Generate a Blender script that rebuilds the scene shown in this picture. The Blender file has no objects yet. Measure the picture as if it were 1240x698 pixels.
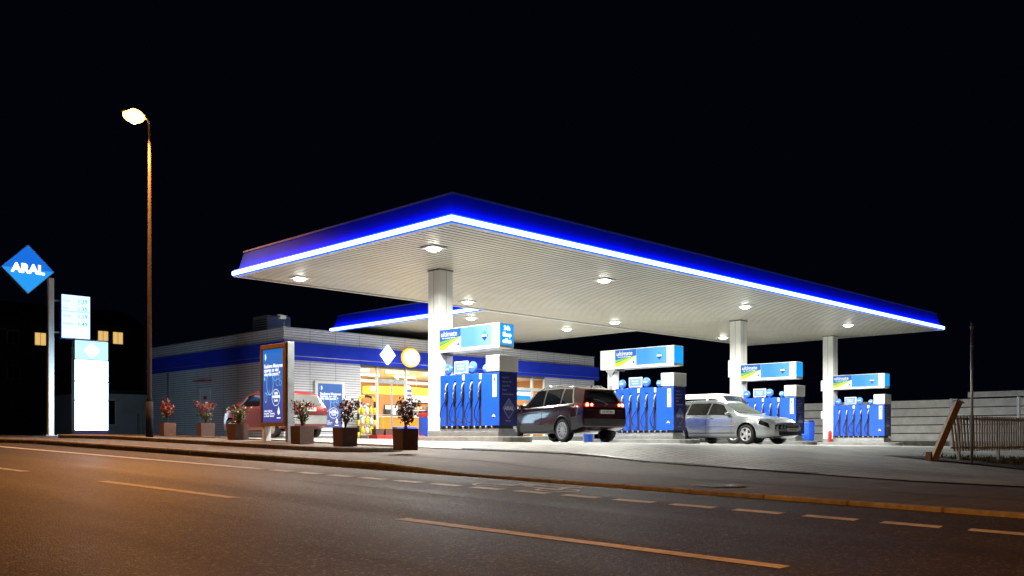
import bpy, bmesh, math, random
from mathutils import Vector, Matrix
random.seed(7)
R = math.radians
SC = bpy.context.scene
COL = SC.collection
EZ = 0.85                                     # eye height; near edge of the road is z = 0

# ---------------------------------------------------------------- camera, world, exposure
cd = bpy.data.cameras.new('camera'); cam = bpy.data.objects.new('camera', cd); COL.objects.link(cam)
cam.location = (0, 0, EZ); cam.rotation_euler = (R(90), 0, R(-45))
cd.sensor_width = 36; cd.lens = 1120 / 1240 * 36; cd.shift_y = (531 - 349) / 1240
cd.clip_start = 0.05; cd.clip_end = 3000
SC.camera = cam
w = bpy.data.worlds.new('World'); SC.world = w; w.use_nodes = True
bg = w.node_tree.nodes['Background']; bg.inputs[0].default_value = (0.10, 0.16, 0.42, 1); bg.inputs[1].default_value = 0.006
SC.view_settings.view_transform = 'Standard'; SC.view_settings.look = 'None'
SC.view_settings.exposure = 0; SC.view_settings.gamma = 1
SC.cycles.use_denoising = True; SC.cycles.max_bounces = 8; SC.cycles.diffuse_bounces = 4
SC.cycles.sample_clamp_indirect = 6
SODIUM = (1.0, 0.36, 0.06)

def lamp(name, kind, loc, energy, color, parent=None, size=0.3, spread=180, rot=(0, 0, 0), spot=None):
    l = bpy.data.lights.new(name, kind); l.energy = energy; l.color = color
    if kind == 'AREA': l.shape = 'DISK'; l.size = size; l.spread = R(spread)
    elif kind == 'SPOT': l.spot_size = R(spot or 150); l.spot_blend = 0.5; l.shadow_soft_size = size
    else: l.shadow_soft_size = size
    o = bpy.data.objects.new(name, l); COL.objects.link(o); o.location = loc; o.rotation_euler = rot
    if parent: o.parent = parent
    return o

# ---------------------------------------------------------------- materials
MATS = {}
def mat(name, col, rough=0.5, metal=0.0, emit=None, es=0.0, noise=None, bump=None, coat=0.0, spec=0.5, trans=0.0, vary=None):
    """noise=(scale, amount) varies the base colour; bump=(scale, strength); vary=(scale, amount) a second, coarse variation"""
    if name in MATS: return MATS[name]
    m = bpy.data.materials.new(name); m.use_nodes = True; nt = m.node_tree; b = nt.nodes['Principled BSDF']
    b.inputs['Base Color'].default_value = (*col, 1); b.inputs['Roughness'].default_value = rough
    b.inputs['Metallic'].default_value = metal; b.inputs['Coat Weight'].default_value = coat
    b.inputs['Coat Roughness'].default_value = 0.04
    b.inputs['Specular IOR Level'].default_value = spec
    b.inputs['Transmission Weight'].default_value = trans
    if emit: b.inputs['Emission Color'].default_value = (*emit, 1); b.inputs['Emission Strength'].default_value = es
    tc = nt.nodes.new('ShaderNodeTexCoord')
    def nz(scale, det=5):
        n = nt.nodes.new('ShaderNodeTexNoise'); n.inputs['Scale'].default_value = scale; n.inputs['Detail'].default_value = det
        nt.links.new(tc.outputs['Object'], n.inputs['Vector']); return n.outputs['Fac']
    last = None
    for nn in (noise, vary):
        if not nn: continue
        mr = nt.nodes.new('ShaderNodeMapRange'); mr.inputs[1].default_value = 0.3; mr.inputs[2].default_value = 0.7
        mr.inputs[3].default_value = 1 - nn[1]; mr.inputs[4].default_value = 1 + nn[1]
        nt.links.new(nz(nn[0]), mr.inputs[0])
        mx = nt.nodes.new('ShaderNodeVectorMath'); mx.operation = 'SCALE'
        if last is None: mx.inputs[0].default_value = col
        else: nt.links.new(last, mx.inputs[0])
        nt.links.new(mr.outputs[0], mx.inputs['Scale']); last = mx.outputs[0]
    if last is not None: nt.links.new(last, b.inputs['Base Color'])
    if bump:
        bp = nt.nodes.new('ShaderNodeBump'); bp.inputs['Strength'].default_value = bump[1]; bp.inputs['Distance'].default_value = 0.02
        nt.links.new(nz(bump[0], 8), bp.inputs['Height']); nt.links.new(bp.outputs[0], b.inputs['Normal'])
    MATS[name] = m
    return m

def asphalt():
    m = mat('asphalt', (0.038, 0.034, 0.031), 0.62, noise=(38, 0.55), vary=(0.7, 0.28), bump=(70, 0.9), spec=0.4)
    nt = m.node_tree; b = nt.nodes['Principled BSDF']; src = b.inputs['Base Color'].links[0].from_socket
    tc = nt.nodes.new('ShaderNodeTexCoord')
    # pale chippings and dark tar lines
    v = nt.nodes.new('ShaderNodeTexVoronoi'); v.inputs['Scale'].default_value = 55
    nt.links.new(tc.outputs['Object'], v.inputs['Vector'])
    cr = nt.nodes.new('ShaderNodeValToRGB'); cr.color_ramp.elements[0].position = 0.83; cr.color_ramp.elements[1].position = 0.97
    cr.color_ramp.elements[0].color = (0, 0, 0, 1); cr.color_ramp.elements[1].color = (0.12, 0.11, 0.10, 1)
    sep = nt.nodes.new('ShaderNodeSeparateColor'); nt.links.new(v.outputs['Color'], sep.inputs[0]); nt.links.new(sep.outputs[0], cr.inputs[0])
    ad = nt.nodes.new('ShaderNodeVectorMath'); ad.operation = 'ADD'
    nt.links.new(src, ad.inputs[0]); nt.links.new(cr.outputs[0], ad.inputs[1])
    # wheel tracks: long soft bands along the road
    mp = nt.nodes.new('ShaderNodeMapping'); mp.inputs['Rotation'].default_value = (0, 0, R(-3.6)); mp.inputs['Scale'].default_value = (1.1, 0.04, 1)
    n2 = nt.nodes.new('ShaderNodeTexNoise'); n2.inputs['Scale'].default_value = 1.0; n2.inputs['Detail'].default_value = 3
    nt.links.new(tc.outputs['Object'], mp.inputs[0]); nt.links.new(mp.outputs[0], n2.inputs['Vector'])
    mr = nt.nodes.new('ShaderNodeMapRange'); mr.inputs[1].default_value = .3; mr.inputs[2].default_value = .7; mr.inputs[3].default_value = .72; mr.inputs[4].default_value = 1.3
    nt.links.new(n2.outputs['Fac'], mr.inputs[0])
    sc = nt.nodes.new('ShaderNodeVectorMath'); sc.operation = 'SCALE'
    nt.links.new(ad.outputs[0], sc.inputs[0]); nt.links.new(mr.outputs[0], sc.inputs['Scale'])
    nt.links.new(sc.outputs[0], b.inputs['Base Color'])
    mr2 = nt.nodes.new('ShaderNodeMapRange'); mr2.inputs[1].default_value = .3; mr2.inputs[2].default_value = .7; mr2.inputs[3].default_value = .5; mr2.inputs[4].default_value = .72
    nt.links.new(n2.outputs['Fac'], mr2.inputs[0]); nt.links.new(mr2.outputs[0], b.inputs['Roughness'])
    return m

def pavers(name, c1, c2, mortar, sx, sy, rot=0.0, msize=0.012, rough=0.6):
    m = bpy.data.materials.new(name); m.use_nodes = True; nt = m.node_tree; b = nt.nodes['Principled BSDF']
    tc = nt.nodes.new('ShaderNodeTexCoord'); mp = nt.nodes.new('ShaderNodeMapping'); mp.inputs['Rotation'].default_value = (0, 0, rot)
    br = nt.nodes.new('ShaderNodeTexBrick'); br.inputs['Scale'].default_value = 1.0
    br.inputs['Brick Width'].default_value = sx; br.inputs['Row Height'].default_value = sy; br.inputs['Mortar Size'].default_value = msize
    br.inputs['Color1'].default_value = (*c1, 1); br.inputs['Color2'].default_value = (*c2, 1); br.inputs['Mortar'].default_value = (*mortar, 1)
    br.inputs['Mortar Smooth'].default_value = 0.4
    nt.links.new(tc.outputs['Object'], mp.inputs[0]); nt.links.new(mp.outputs[0], br.inputs['Vector'])
    n = nt.nodes.new('ShaderNodeTexNoise'); n.inputs['Scale'].default_value = 0.45; n.inputs['Detail'].default_value = 8; n.inputs['Roughness'].default_value = .65
    nt.links.new(tc.outputs['Object'], n.inputs['Vector'])
    mr = nt.nodes.new('ShaderNodeMapRange'); mr.inputs[1].default_value = .3; mr.inputs[2].default_value = .7; mr.inputs[3].default_value = .6; mr.inputs[4].default_value = 1.3
    nt.links.new(n.outputs['Fac'], mr.inputs[0])
    sc = nt.nodes.new('ShaderNodeVectorMath'); sc.operation = 'SCALE'; nt.links.new(br.outputs['Color'], sc.inputs[0]); nt.links.new(mr.outputs[0], sc.inputs['Scale'])
    n3 = nt.nodes.new('ShaderNodeTexNoise'); n3.inputs['Scale'].default_value = 1.7; n3.inputs['Detail'].default_value = 4; nt.links.new(tc.outputs['Object'], n3.inputs['Vector'])
    m3 = nt.nodes.new('ShaderNodeMapRange'); m3.inputs[1].default_value = .62; m3.inputs[2].default_value = .72; m3.inputs[3].default_value = 1; m3.inputs[4].default_value = .5; nt.links.new(n3.outputs['Fac'], m3.inputs[0])
    s3 = nt.nodes.new('ShaderNodeVectorMath'); s3.operation = 'SCALE'; nt.links.new(sc.outputs[0], s3.inputs[0]); nt.links.new(m3.outputs[0], s3.inputs['Scale'])
    nt.links.new(s3.outputs[0], b.inputs['Base Color']); b.inputs['Roughness'].default_value = rough
    bp = nt.nodes.new('ShaderNodeBump'); bp.inputs['Strength'].default_value = .6; bp.inputs['Distance'].default_value = .01; bp.invert = True
    nt.links.new(br.outputs['Fac'], bp.inputs['Height']); nt.links.new(bp.outputs[0], b.inputs['Normal'])
    MATS[name] = m
    return m

M_ASPH = asphalt()
M_FORE = pavers('forecourt_pavers', (0.36, 0.37, 0.35), (0.30, 0.31, 0.30), (0.10, 0.10, 0.10), 0.20, 0.20, 0, 0.012)
M_SIDE = pavers('sidewalk_slabs', (0.115, 0.098, 0.088), (0.09, 0.078, 0.07), (0.05, 0.045, 0.04), 0.30, 0.30, R(-3.6), 0.012, 0.75)
M_BED = pavers('bed_cobbles', (0.14, 0.13, 0.13), (0.09, 0.085, 0.08), (0.03, 0.03, 0.03), 0.11, 0.11, 0.2, 0.015, 0.8)
M_EARTH = mat('dark_earth', (0.022, 0.02, 0.015), 0.95, noise=(3, .5), bump=(12, 1))
M_KERB = mat('kerb_stone', (0.27, 0.25, 0.22), 0.8, noise=(9, .3), vary=(1.2, .25), bump=(40, .6))
M_PAINT = mat('road_paint', (0.62, 0.60, 0.55), 0.6, noise=(14, .22), vary=(2.5, .2), bump=(60, .4))
M_PAINT_OLD = mat('worn_road_paint', (0.20, 0.17, 0.12), 0.7, noise=(20, .5))
M_WHITE = mat('white_coated_metal', (0.78, 0.79, 0.76), 0.38, noise=(1.5, .04), vary=(.6, .06))
M_CLADG = mat('cladding_groove', (0.30, 0.30, 0.34), 0.6)
M_CLAD = mat('light_cladding', (0.74, 0.75, 0.83), 0.45, metal=0.1, noise=(1.3, .07), vary=(6, .05))
M_SOFF = mat('soffit_metal', (0.72, 0.69, 0.58), 0.36, metal=0.1, noise=(.8, .08))
M_SOFFG = mat('soffit_joint', (0.16, 0.15, 0.13), 0.6)
M_BLUE = mat('deep_blue_enamel', (0.018, 0.045, 0.62), 0.65, noise=(.9, .12), spec=.12)
M_BLUE2 = mat('pump_blue', (0.012, 0.10, 0.72), 0.3, noise=(2, .06), coat=.3)
M_NAVY = mat('navy_enamel', (0.022, 0.022, 0.17), 0.3, coat=.3, noise=(3, .08))
M_BLACK = mat('black_rubber', (0.012, 0.012, 0.013), 0.55, noise=(8, .2))
M_DARK = mat('dark_plastic', (0.03, 0.03, 0.033), 0.4, noise=(6, .15))
M_STEEL = mat('galvanised_steel', (0.42, 0.43, 0.44), 0.4, metal=.75, noise=(5, .15))
M_GREY = mat('grey_steel', (0.30, 0.31, 0.31), 0.45, metal=.3, noise=(4, .12))
M_CONC = mat('concrete', (0.24, 0.24, 0.225), 0.8, noise=(6, .2), vary=(1, .2), bump=(30, .5))
M_BROWN = mat('brown_exposed_concrete', (0.10, 0.052, 0.042), 0.85, noise=(30, .35), bump=(60, .8))
M_WOOD = mat('weathered_wood', (0.22, 0.13, 0.06), 0.6, noise=(9, .25))
M_GLASSD = mat('dark_car_glass', (0.008, 0.009, 0.010), 0.06, spec=.45)
M_CHROME = mat('chrome', (0.75, 0.76, 0.78), 0.12, metal=1)
M_RIM = mat('alloy_silver', (.62, .63, .65), .35, metal=.35)
M_RED = mat('red_paint', (0.55, 0.02, 0.015), 0.4, noise=(5, .1))
M_GLASS = None
def glass():
    m = bpy.data.materials.new('window_glass'); m.use_nodes = True; nt = m.node_tree; nt.nodes.remove(nt.nodes['Principled BSDF'])
    out = nt.nodes['Material Output']; tr = nt.nodes.new('ShaderNodeBsdfTransparent'); tr.inputs[0].default_value = (.93, .95, .95, 1)
    gl = nt.nodes.new('ShaderNodeBsdfGlossy'); gl.inputs['Roughness'].default_value = .02
    fr = nt.nodes.new('ShaderNodeFresnel'); fr.inputs[0].default_value = 1.5
    mx = nt.nodes.new('ShaderNodeMixShader'); nt.links.new(fr.outputs[0], mx.inputs[0]); nt.links.new(tr.outputs[0], mx.inputs[1]); nt.links.new(gl.outputs[0], mx.inputs[2])
    nt.links.new(mx.outputs[0], out.inputs[0]); return m
M_GLASS = glass()
def glow(name, col, s, base=None):
    return mat(name, base or tuple(min(.25, c * .3) for c in col), .4, emit=col, es=s)

def panel_glow(name, c_top, c_bot, z0, z1, s, axis='Z'):
    """backlit film: the emission colour runs from one tone to another along one axis"""
    m = bpy.data.materials.new(name); m.use_nodes = True; nt = m.node_tree; b = nt.nodes['Principled BSDF']
    tc = nt.nodes.new('ShaderNodeTexCoord'); sp = nt.nodes.new('ShaderNodeSeparateXYZ'); nt.links.new(tc.outputs['Object'], sp.inputs[0])
    mr = nt.nodes.new('ShaderNodeMapRange'); mr.inputs[1].default_value = z0; mr.inputs[2].default_value = z1
    nt.links.new(sp.outputs[axis], mr.inputs[0])
    cr = nt.nodes.new('ShaderNodeValToRGB'); cr.color_ramp.elements[0].color = (*c_bot, 1); cr.color_ramp.elements[1].color = (*c_top, 1)
    nt.links.new(mr.outputs[0], cr.inputs[0]); b.inputs['Base Color'].default_value = (.03, .06, .12, 1); nt.links.new(cr.outputs[0], b.inputs['Emission Color'])
    b.inputs['Emission Strength'].default_value = s; b.inputs['Roughness'].default_value = .3
    return m

# ---------------------------------------------------------------- builders
class MB:
    def __init__(s): s.v = []; s.f = []; s.mi = []; s.m = []; s.sm = []
    def mat_i(s, m):
        if m not in s.m: s.m.append(m)
        return s.m.index(m)
    def add(s, vs, fs, m, smooth=False, X=None):
        o = len(s.v); i = s.mat_i(m)
        s.v += [tuple(X @ Vector(v)) if X is not None else tuple(v) for v in vs]
        for f in fs: s.f.append([a + o for a in f]); s.mi.append(i); s.sm.append(smooth)
        return s
    def box(s, x0, x1, y0, y1, z0, z1, m, bev=0.0, X=None):
        if x0 > x1: x0, x1 = x1, x0
        if y0 > y1: y0, y1 = y1, y0
        if z0 > z1: z0, z1 = z1, z0
        vs = [(x0, y0, z0), (x1, y0, z0), (x1, y1, z0), (x0, y1, z0), (x0, y0, z1), (x1, y0, z1), (x1, y1, z1), (x0, y1, z1)]
        fs = [(0, 3, 2, 1), (4, 5, 6, 7), (0, 1, 5, 4), (1, 2, 6, 5), (2, 3, 7, 6), (3, 0, 4, 7)]
        if bev:
            bm = bmesh.new(); bv = [bm.verts.new(v) for v in vs]
            for f in fs: bm.faces.new([bv[i] for i in f])
            bmesh.ops.bevel(bm, geom=bm.edges[:], offset=bev, segments=2, affect='EDGES', profile=.5)
            bm.verts.index_update(); vs = [v.co.copy() for v in bm.verts]; fs = [[v.index for v in f.verts] for f in bm.faces]; bm.free()
        return s.add(vs, fs, m, False, X)
    def tube(s, path, r, m, n=8, caps=True, X=None):
        P = [Vector(p) for p in path]; rs = r if isinstance(r, (list, tuple)) else [r] * len(P)
        vs = []; fs = []; prev = None
        for i, p in enumerate(P):
            t = (P[min(i + 1, len(P) - 1)] - P[max(i - 1, 0)]).normalized()
            a = prev if prev is not None else (Vector((0, 0, 1)) if abs(t.z) < .9 else Vector((1, 0, 0)))
            u = (a - t * a.dot(t)).normalized(); prev = u; w_ = t.cross(u)
            for k in range(n):
                an = 2 * math.pi * k / n; vs.append(p + (u * math.cos(an) + w_ * math.sin(an)) * rs[i])
        for i in range(len(P) - 1):
            for k in range(n): fs.append((i * n + k, i * n + (k + 1) % n, (i + 1) * n + (k + 1) % n, (i + 1) * n + k))
        if caps: fs.append(tuple(range(n))[::-1]); fs.append(tuple((len(P) - 1) * n + k for k in range(n)))
        return s.add(vs, fs, m, True, X)
    def lathe(s, prof, m, n=24, X=None, smooth=True):
        """prof: (r, z) list turned about local z"""
        vs = []; fs = []
        for r, z in prof:
            for k in range(n):
                a = 2 * math.pi * k / n; vs.append((r * math.cos(a), r * math.sin(a), z))
        for i in range(len(prof) - 1):
            for k in range(n): fs.append((i * n + k, i * n + (k + 1) % n, (i + 1) * n + (k + 1) % n, (i + 1) * n + k))
        return s.add(vs, fs, m, smooth, X)
    def prism(s, poly, d, m, X=None):
        """poly: local xy outline, from z=0 to z=d"""
        n = len(poly); vs = [(x, y, 0) for x, y in poly] + [(x, y, d) for x, y in poly]
        fs = [tuple(range(n))[::-1], tuple(range(n, 2 * n))] + [(k, (k + 1) % n, n + (k + 1) % n, n + k) for k in range(n)]
        return s.add(vs, fs, m, False, X)
    def text(s, body, size, m, X, ext=0.002, bold=0.0, align='CENTER', shear=0.0):
        c = bpy.data.curves.new('t', 'FONT'); c.body = body; c.size = size; c.extrude = ext; c.offset = bold
        c.align_x = align; c.align_y = 'CENTER'; c.shear = shear; c.resolution_u = 3
        o = bpy.data.objects.new('t', c); me = bpy.data.meshes.new_from_object(o)
        s.add([v.co.copy() for v in me.vertices], [tuple(p.vertices) for p in me.polygons], m, False, X)
        bpy.data.objects.remove(o); bpy.data.curves.remove(c); bpy.data.meshes.remove(me); return s
    def build(s, name, parent=None, loc=None):
        me = bpy.data.meshes.new(name); me.from_pydata(s.v, [], s.f)
        for m in s.m: me.materials.append(m)
        me.polygons.foreach_set('material_index', s.mi); me.polygons.foreach_set('use_smooth', s.sm); me.update()
        o = bpy.data.objects.new(name, me); COL.objects.link(o)
        if parent: o.parent = parent
        if loc: o.location = loc
        return o

def FX(x, y, z):      # frame on a face that looks towards -X: local x runs to -Y, local y up
    return Matrix(((0, 0, -1, x), (-1, 0, 0, y), (0, 1, 0, z), (0, 0, 0, 1)))
def FY(x, y, z):      # frame on a face that looks towards -Y: local x runs to +X
    return Matrix(((1, 0, 0, x), (0, 0, -1, y), (0, 1, 0, z), (0, 0, 0, 1)))

def tag(o, label=None, cat=None, group=None, kind=None):
    if label: o['label'] = label
    if cat: o['category'] = cat
    if group: o['group'] = group
    if kind: o['kind'] = kind
    return o
def thing(name, label, cat, loc=(0, 0, 0), rz=0.0, group=None):
    o = bpy.data.objects.new(name, None); o.empty_display_size = .3; COL.objects.link(o)
    o.location = loc; o.rotation_euler = (0, 0, rz); return tag(o, label, cat, group)
def copy_tree(o, parent=None):
    c = o.copy(); COL.objects.link(c); c.parent = parent
    for ch in list(o.children): copy_tree(ch, c)
    return c
def dup(o, loc, rz=None, label=None):
    c = copy_tree(o); c.location = loc
    if rz is not None: c.rotation_euler = (0, 0, rz)
    if label: c['label'] = label
    return c

# ---------------------------------------------------------------- terrain
def ps(X, Y): return X * .998 + .063 * Y, -.063 * X + .998 * Y
def XYp(p, s): return p * .998 - .063 * s, p * .063 + s * .998
def sstep(t): t = max(0, min(1, t)); return t * t * (3 - 2 * t)
def road_z(s): s = max(-40, s); return EZ - .85 + .027 * min(s, 26) + .010 * max(0, min(s, 120) - 26)
def kerb_h(s): return .025 + .095 * sstep((s - 9.5) / 2.5)
def fore_z(X, Y): return EZ - .10 - .0096 * (min(X, 60) - 17.3) + .010 * (min(Y, 60) - 19) - .08 * max(0, 12 - max(Y, 6)) * (1 if X < 60 else 1)
def G(X, Y):
    p, s = ps(X, Y)
    if p < 10.2: return road_z(s)
    t = sstep((p - 14.0) / 3.5)
    return (1 - t) * (road_z(s) + kerb_h(s)) + t * fore_z(X, Y)
def frange(a, b, st):
    n = max(1, round((b - a) / st)); return [a + (b - a) * i / n for i in range(n + 1)]
def sheet(name, prange, srange, m, dz, kind='structure', inside=None):
    mb = MB(); vs = []; fs = []; ns = len(srange)
    for p in prange:
        for s in srange:
            X, Y = XYp(p, s); pp = max(p, 10.3) if prange[0] > 9 else p
            X2, Y2 = XYp(pp, s); vs.append((X, Y, G(X2, Y2) + dz))
    for i in range(len(prange) - 1):
        for j in range(ns - 1):
            if inside and not inside((prange[i] + prange[i + 1]) / 2, (srange[j] + srange[j + 1]) / 2): continue
            fs.append((i * ns + j, (i + 1) * ns + j, (i + 1) * ns + j + 1, i * ns + j + 1))
    mb.add(vs, fs, m, True); o = mb.build(name); return tag(o, kind=kind)
# base ground, reaching far away
S_FAR = [-400, -200, -120, -80, -60] + frange(-40, 60, 2) + [80, 120, 200, 400, 900]
def ground_sheet():
    P = [-500, -200, -80, -30, -10, -4, 0, 5, 9.8, 10.6] + frange(12, 52, 1.5) + [60, 80, 120, 200, 400, 900]
    mb = MB(); vs = []; fs = []; n = len(S_FAR)
    for p in P:
        for s in S_FAR:
            X, Y = XYp(p, s); vs.append((X, Y, min(G(*XYp(min(p, 70), max(-60, min(s, 120)))), road_z(max(-60, min(s, 120)))) - .06 if p <= 10.6 else G(*XYp(min(p, 70), max(-60, min(s, 120)))) - .06))
    for i in range(len(P) - 1):
        for j in range(n - 1): fs.append((i * n + j, (i + 1) * n + j, (i + 1) * n + j + 1, i * n + j + 1))
    mb.add(vs, fs, M_EARTH, True); tag(mb.build('ground'), kind='structure')
ground_sheet()
SR = frange(-40, 60, 1.0) + [80, 120, 200]
sheet('road', [-1.0, 2, 5, 8, 10.15], SR, M_ASPH, 0.0)
sheet('sidewalk', [10.29, 11, 11.8, 12.6, 13.4, 14.2, 14.8, 15.5], frange(-40, 60, 1), M_SIDE, 0.0)
sheet('forecourt', frange(15.2, 50.0, .6), frange(-1.5, 33.6, .7), M_FORE, 0.02)
sheet('near_sidewalk', [-4.0, -1.15], SR, M_SIDE, 0.1)

# kerb: individual stones laid end to end make one kerb line
def kerb_line():
    mb = MB(); s = -30.0
    while s < 60:
        L = .98; pr = [(10.15, -.06), (10.15, .7), (10.17, .95), (10.2, 1.0), (10.29, 1.0), (10.29, -.06)]
        vs = []
        for ss in (s + .008, s + L):
            for p, k in pr:
                X, Y = XYp(p, ss); h = max(kerb_h(ss), .045); vs.append((X, Y, road_z(ss) + (h * k + .004 if k > 0 else k)))
        n = len(pr); fs = [(a, a + 1, n + a + 1, n + a) for a in range(n - 1)] + [tuple(range(n)), tuple(range(n, 2 * n))[::-1]]
        mb.add(vs, fs, M_KERB); s += 1.0
    tag(mb.build('kerb'), kind='structure')
kerb_line()

# painted markings
def mark_poly(mb, pts, m=None, dz=.004):
    vs = []
    for p, s in pts:
        X, Y = XYp(p, s); vs.append((X, Y, road_z(s) + dz))
    mb.add(vs, [tuple(range(len(vs)))], m or M_PAINT)
mk = MB()
for a, b in ((2.46, 5.93), (8.5, 11.5), (13.9, 17.2), (20, 23.2), (26, 29), (-3.6, -.4), (32, 35)):
    mark_poly(mk, [(5.22, a), (5.37, a), (5.37, b), (5.22, b)])
tag(mk.build('road_centre_marking'), kind='structure')
mk = MB()
for a in range(13, 26): mark_poly(mk, [(8.47, a - .08), (8.66, a - .08), (8.66, a + .93), (8.47, a + .93)])
for a in range(26, 60): mark_poly(mk, [(8.47, a - .07), (8.62, a - .07), (8.62, a + .93), (8.47, a + .93)])
for k in range(-9, 13):
    a = 3.264 + .74 * k; mark_poly(mk, [(8.46, a), (8.68, a + .03), (8.68, a + .54), (8.46, a + .51)])
tag(mk.build('road_edge_marking'), kind='structure')
# worn remains of an older line in the lane
mk = MB(); rr = random.Random(3)
for i in range(26):
    t = i / 25; p = 7.55 - .25 * t; s = 10.6 - 4.2 * t + rr.uniform(-.1, .1)
    mark_poly(mk, [(p + rr.uniform(-.02, .02), s), (p + .05 + rr.uniform(0, .03), s + .02), (p + .06, s + .1), (p + .01, s + .12)], M_PAINT_OLD)
tag(mk.build('worn_marking'), kind='structure')
# bicycle pictogram in the cycle strip
mk = MB()
def ring(cp, cs, r, wd, n=22):
    for k in range(n):
        a, b = 2 * math.pi * k / n, 2 * math.pi * (k + 1) / n
        mark_poly(mk, [(cp + (r + wd) * math.cos(a), cs + (r + wd) * math.sin(a)), (cp + (r + wd) * math.cos(b), cs + (r + wd) * math.sin(b)), (cp + r * math.cos(b), cs + r * math.sin(b)), (cp + r * math.cos(a), cs + r * math.sin(a))], dz=.005)
def stroke(p0, s0, p1, s1, wd=.04):
    d = Vector((p1 - p0, s1 - s0)).normalized(); n = Vector((-d.y, d.x)) * wd
    mark_poly(mk, [(p0 + n.x, s0 + n.y), (p1 + n.x, s1 + n.y), (p1 - n.x, s1 - n.y), (p0 - n.x, s0 - n.y)], dz=.006)
ring(9.1, 8.35, .24, .05); ring(9.1, 7.25, .24, .05)
for q in ((9.1, 8.35, 9.28, 8.0), (9.28, 8.0, 9.6, 7.9), (9.28, 8.0, 9.1, 7.25), (9.1, 8.35, 9.5, 8.1), (9.5, 8.1, 9.5, 7.45), (9.1, 7.25, 9.62, 7.5), (9.62, 7.5, 9.66, 7.3), (9.58, 8.3, 9.6, 7.85)): stroke(*q)
tag(mk.build('cycle_pictogram'), kind='structure')

def strip_on(name, path, wd, m, dz, label=None, cat=None):
    mb = MB(); vs = []
    for i, q in enumerate(path):
        a = Vector(path[max(0, i - 1)]); b = Vector(path[min(len(path) - 1, i + 1)]); d = (b - a).normalized(); n = Vector((-d.y, d.x)) * wd / 2
        for e in (n, -n): X, Y = XYp(q[0] + e.x, q[1] + e.y); vs.append((X, Y, G(X, Y) + dz))
    mb.add(vs, [(2 * i, 2 * i + 1, 2 * i + 3, 2 * i + 2) for i in range(len(path) - 1)], m); return tag(mb.build(name), kind='structure')
strip_on('drain_channel', [(15.3, s_) for s_ in frange(6.5, 15, .5)], .14, mat('drain_iron', (.035, .033, .03), .5, metal=.5), .026)
strip_on('paving_joint', [(12.4, s_) for s_ in frange(-10, 15, .5)], .05, mat('joint_dark', (.03, .028, .025), .9), .005)
def manhole(p, s_, r_, lb):
    X, Y = XYp(p, s_); mb = MB(); T = Matrix.Translation((X, Y, G(X, Y)))
    mb.lathe([(r_ + .07, .006), (r_, .010)], M_KERB, 30, X=T); mb.lathe([(r_, .004), (r_ - .02, .004), (r_ - .02, .012), (r_ * .6, .012), (r_ * .58, .008), (r_ * .4, .008), (r_ * .38, .012), (0, .012)], mat('cast_iron', (.05, .045, .04), .5, metal=.7, noise=(9, .3)), 30, X=T, smooth=False)
    return tag(mb.build('manhole_cover'), lb, 'manhole cover')
manhole(11.4, 6.3, .32, 'round iron manhole cover in the pavement by the forecourt entrance')
# raised planting bed between pavement and forecourt
def bed():
    pts = []
    a0, a1, b0, b1, r = 12.25, 14.6, 15.6, 30.5, 1.1
    for cx, cy, st in ((a1 - r, b0 + r, -90), (a1 - r, b1 - r, 0), (a0 + r, b1 - r, 90), (a0 + r, b0 + r, 180)):
        for k in range(9): an = R(st + k * 11.25); pts.append((cx + r * math.cos(an), cy + r * math.sin(an)))
    dense = []
    for i, q in enumerate(pts):
        nx = pts[(i + 1) % len(pts)]; n = max(1, int(math.hypot(nx[0] - q[0], nx[1] - q[1]) / .8))
        for k in range(n): dense.append((q[0] + (nx[0] - q[0]) * k / n, q[1] + (nx[1] - q[1]) * k / n))
    pts = dense; cx, cy = (a0 + a1) / 2, (b0 + b1) / 2
    n = len(pts)
    def inset(q, d):
        dx = max(min(q[0], a1 - r), a0 + r); dy = max(min(q[1], b1 - r), b0 + r); v = Vector((q[0] - dx, q[1] - dy)); v = v * (1 - d / r) if v.length > 1e-6 else v
        return dx + v.x, dy + v.y
    mb = MB(); vs = []
    for lev, (d, h) in enumerate(((0, -.06), (0, .09), (.02, .11), (.10, .11), (.10, .06))):
        for q in pts:
            p, s = inset(q, d); X, Y = XYp(p, s); vs.append((X, Y, G(X, Y) + h))
    fs = []
    for L in range(4):
        for k in range(n): fs.append((L * n + k, L * n + (k + 1) % n, (L + 1) * n + (k + 1) % n, (L + 1) * n + k))
    mb.add(vs, fs, M_KERB); tag(mb.build('kerb_edging'), kind='structure')
    sheet('cobbled_bed', frange(a0 + .1, a1 - .1, .25), frange(b0 + .12, b1 - .12, .25), M_BED, .075, inside=lambda p, s: math.hypot(p - max(min(p, a1 - r), a0 + r), s - max(min(s, b1 - r), b0 + r)) < r - .08)
bed()

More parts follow.
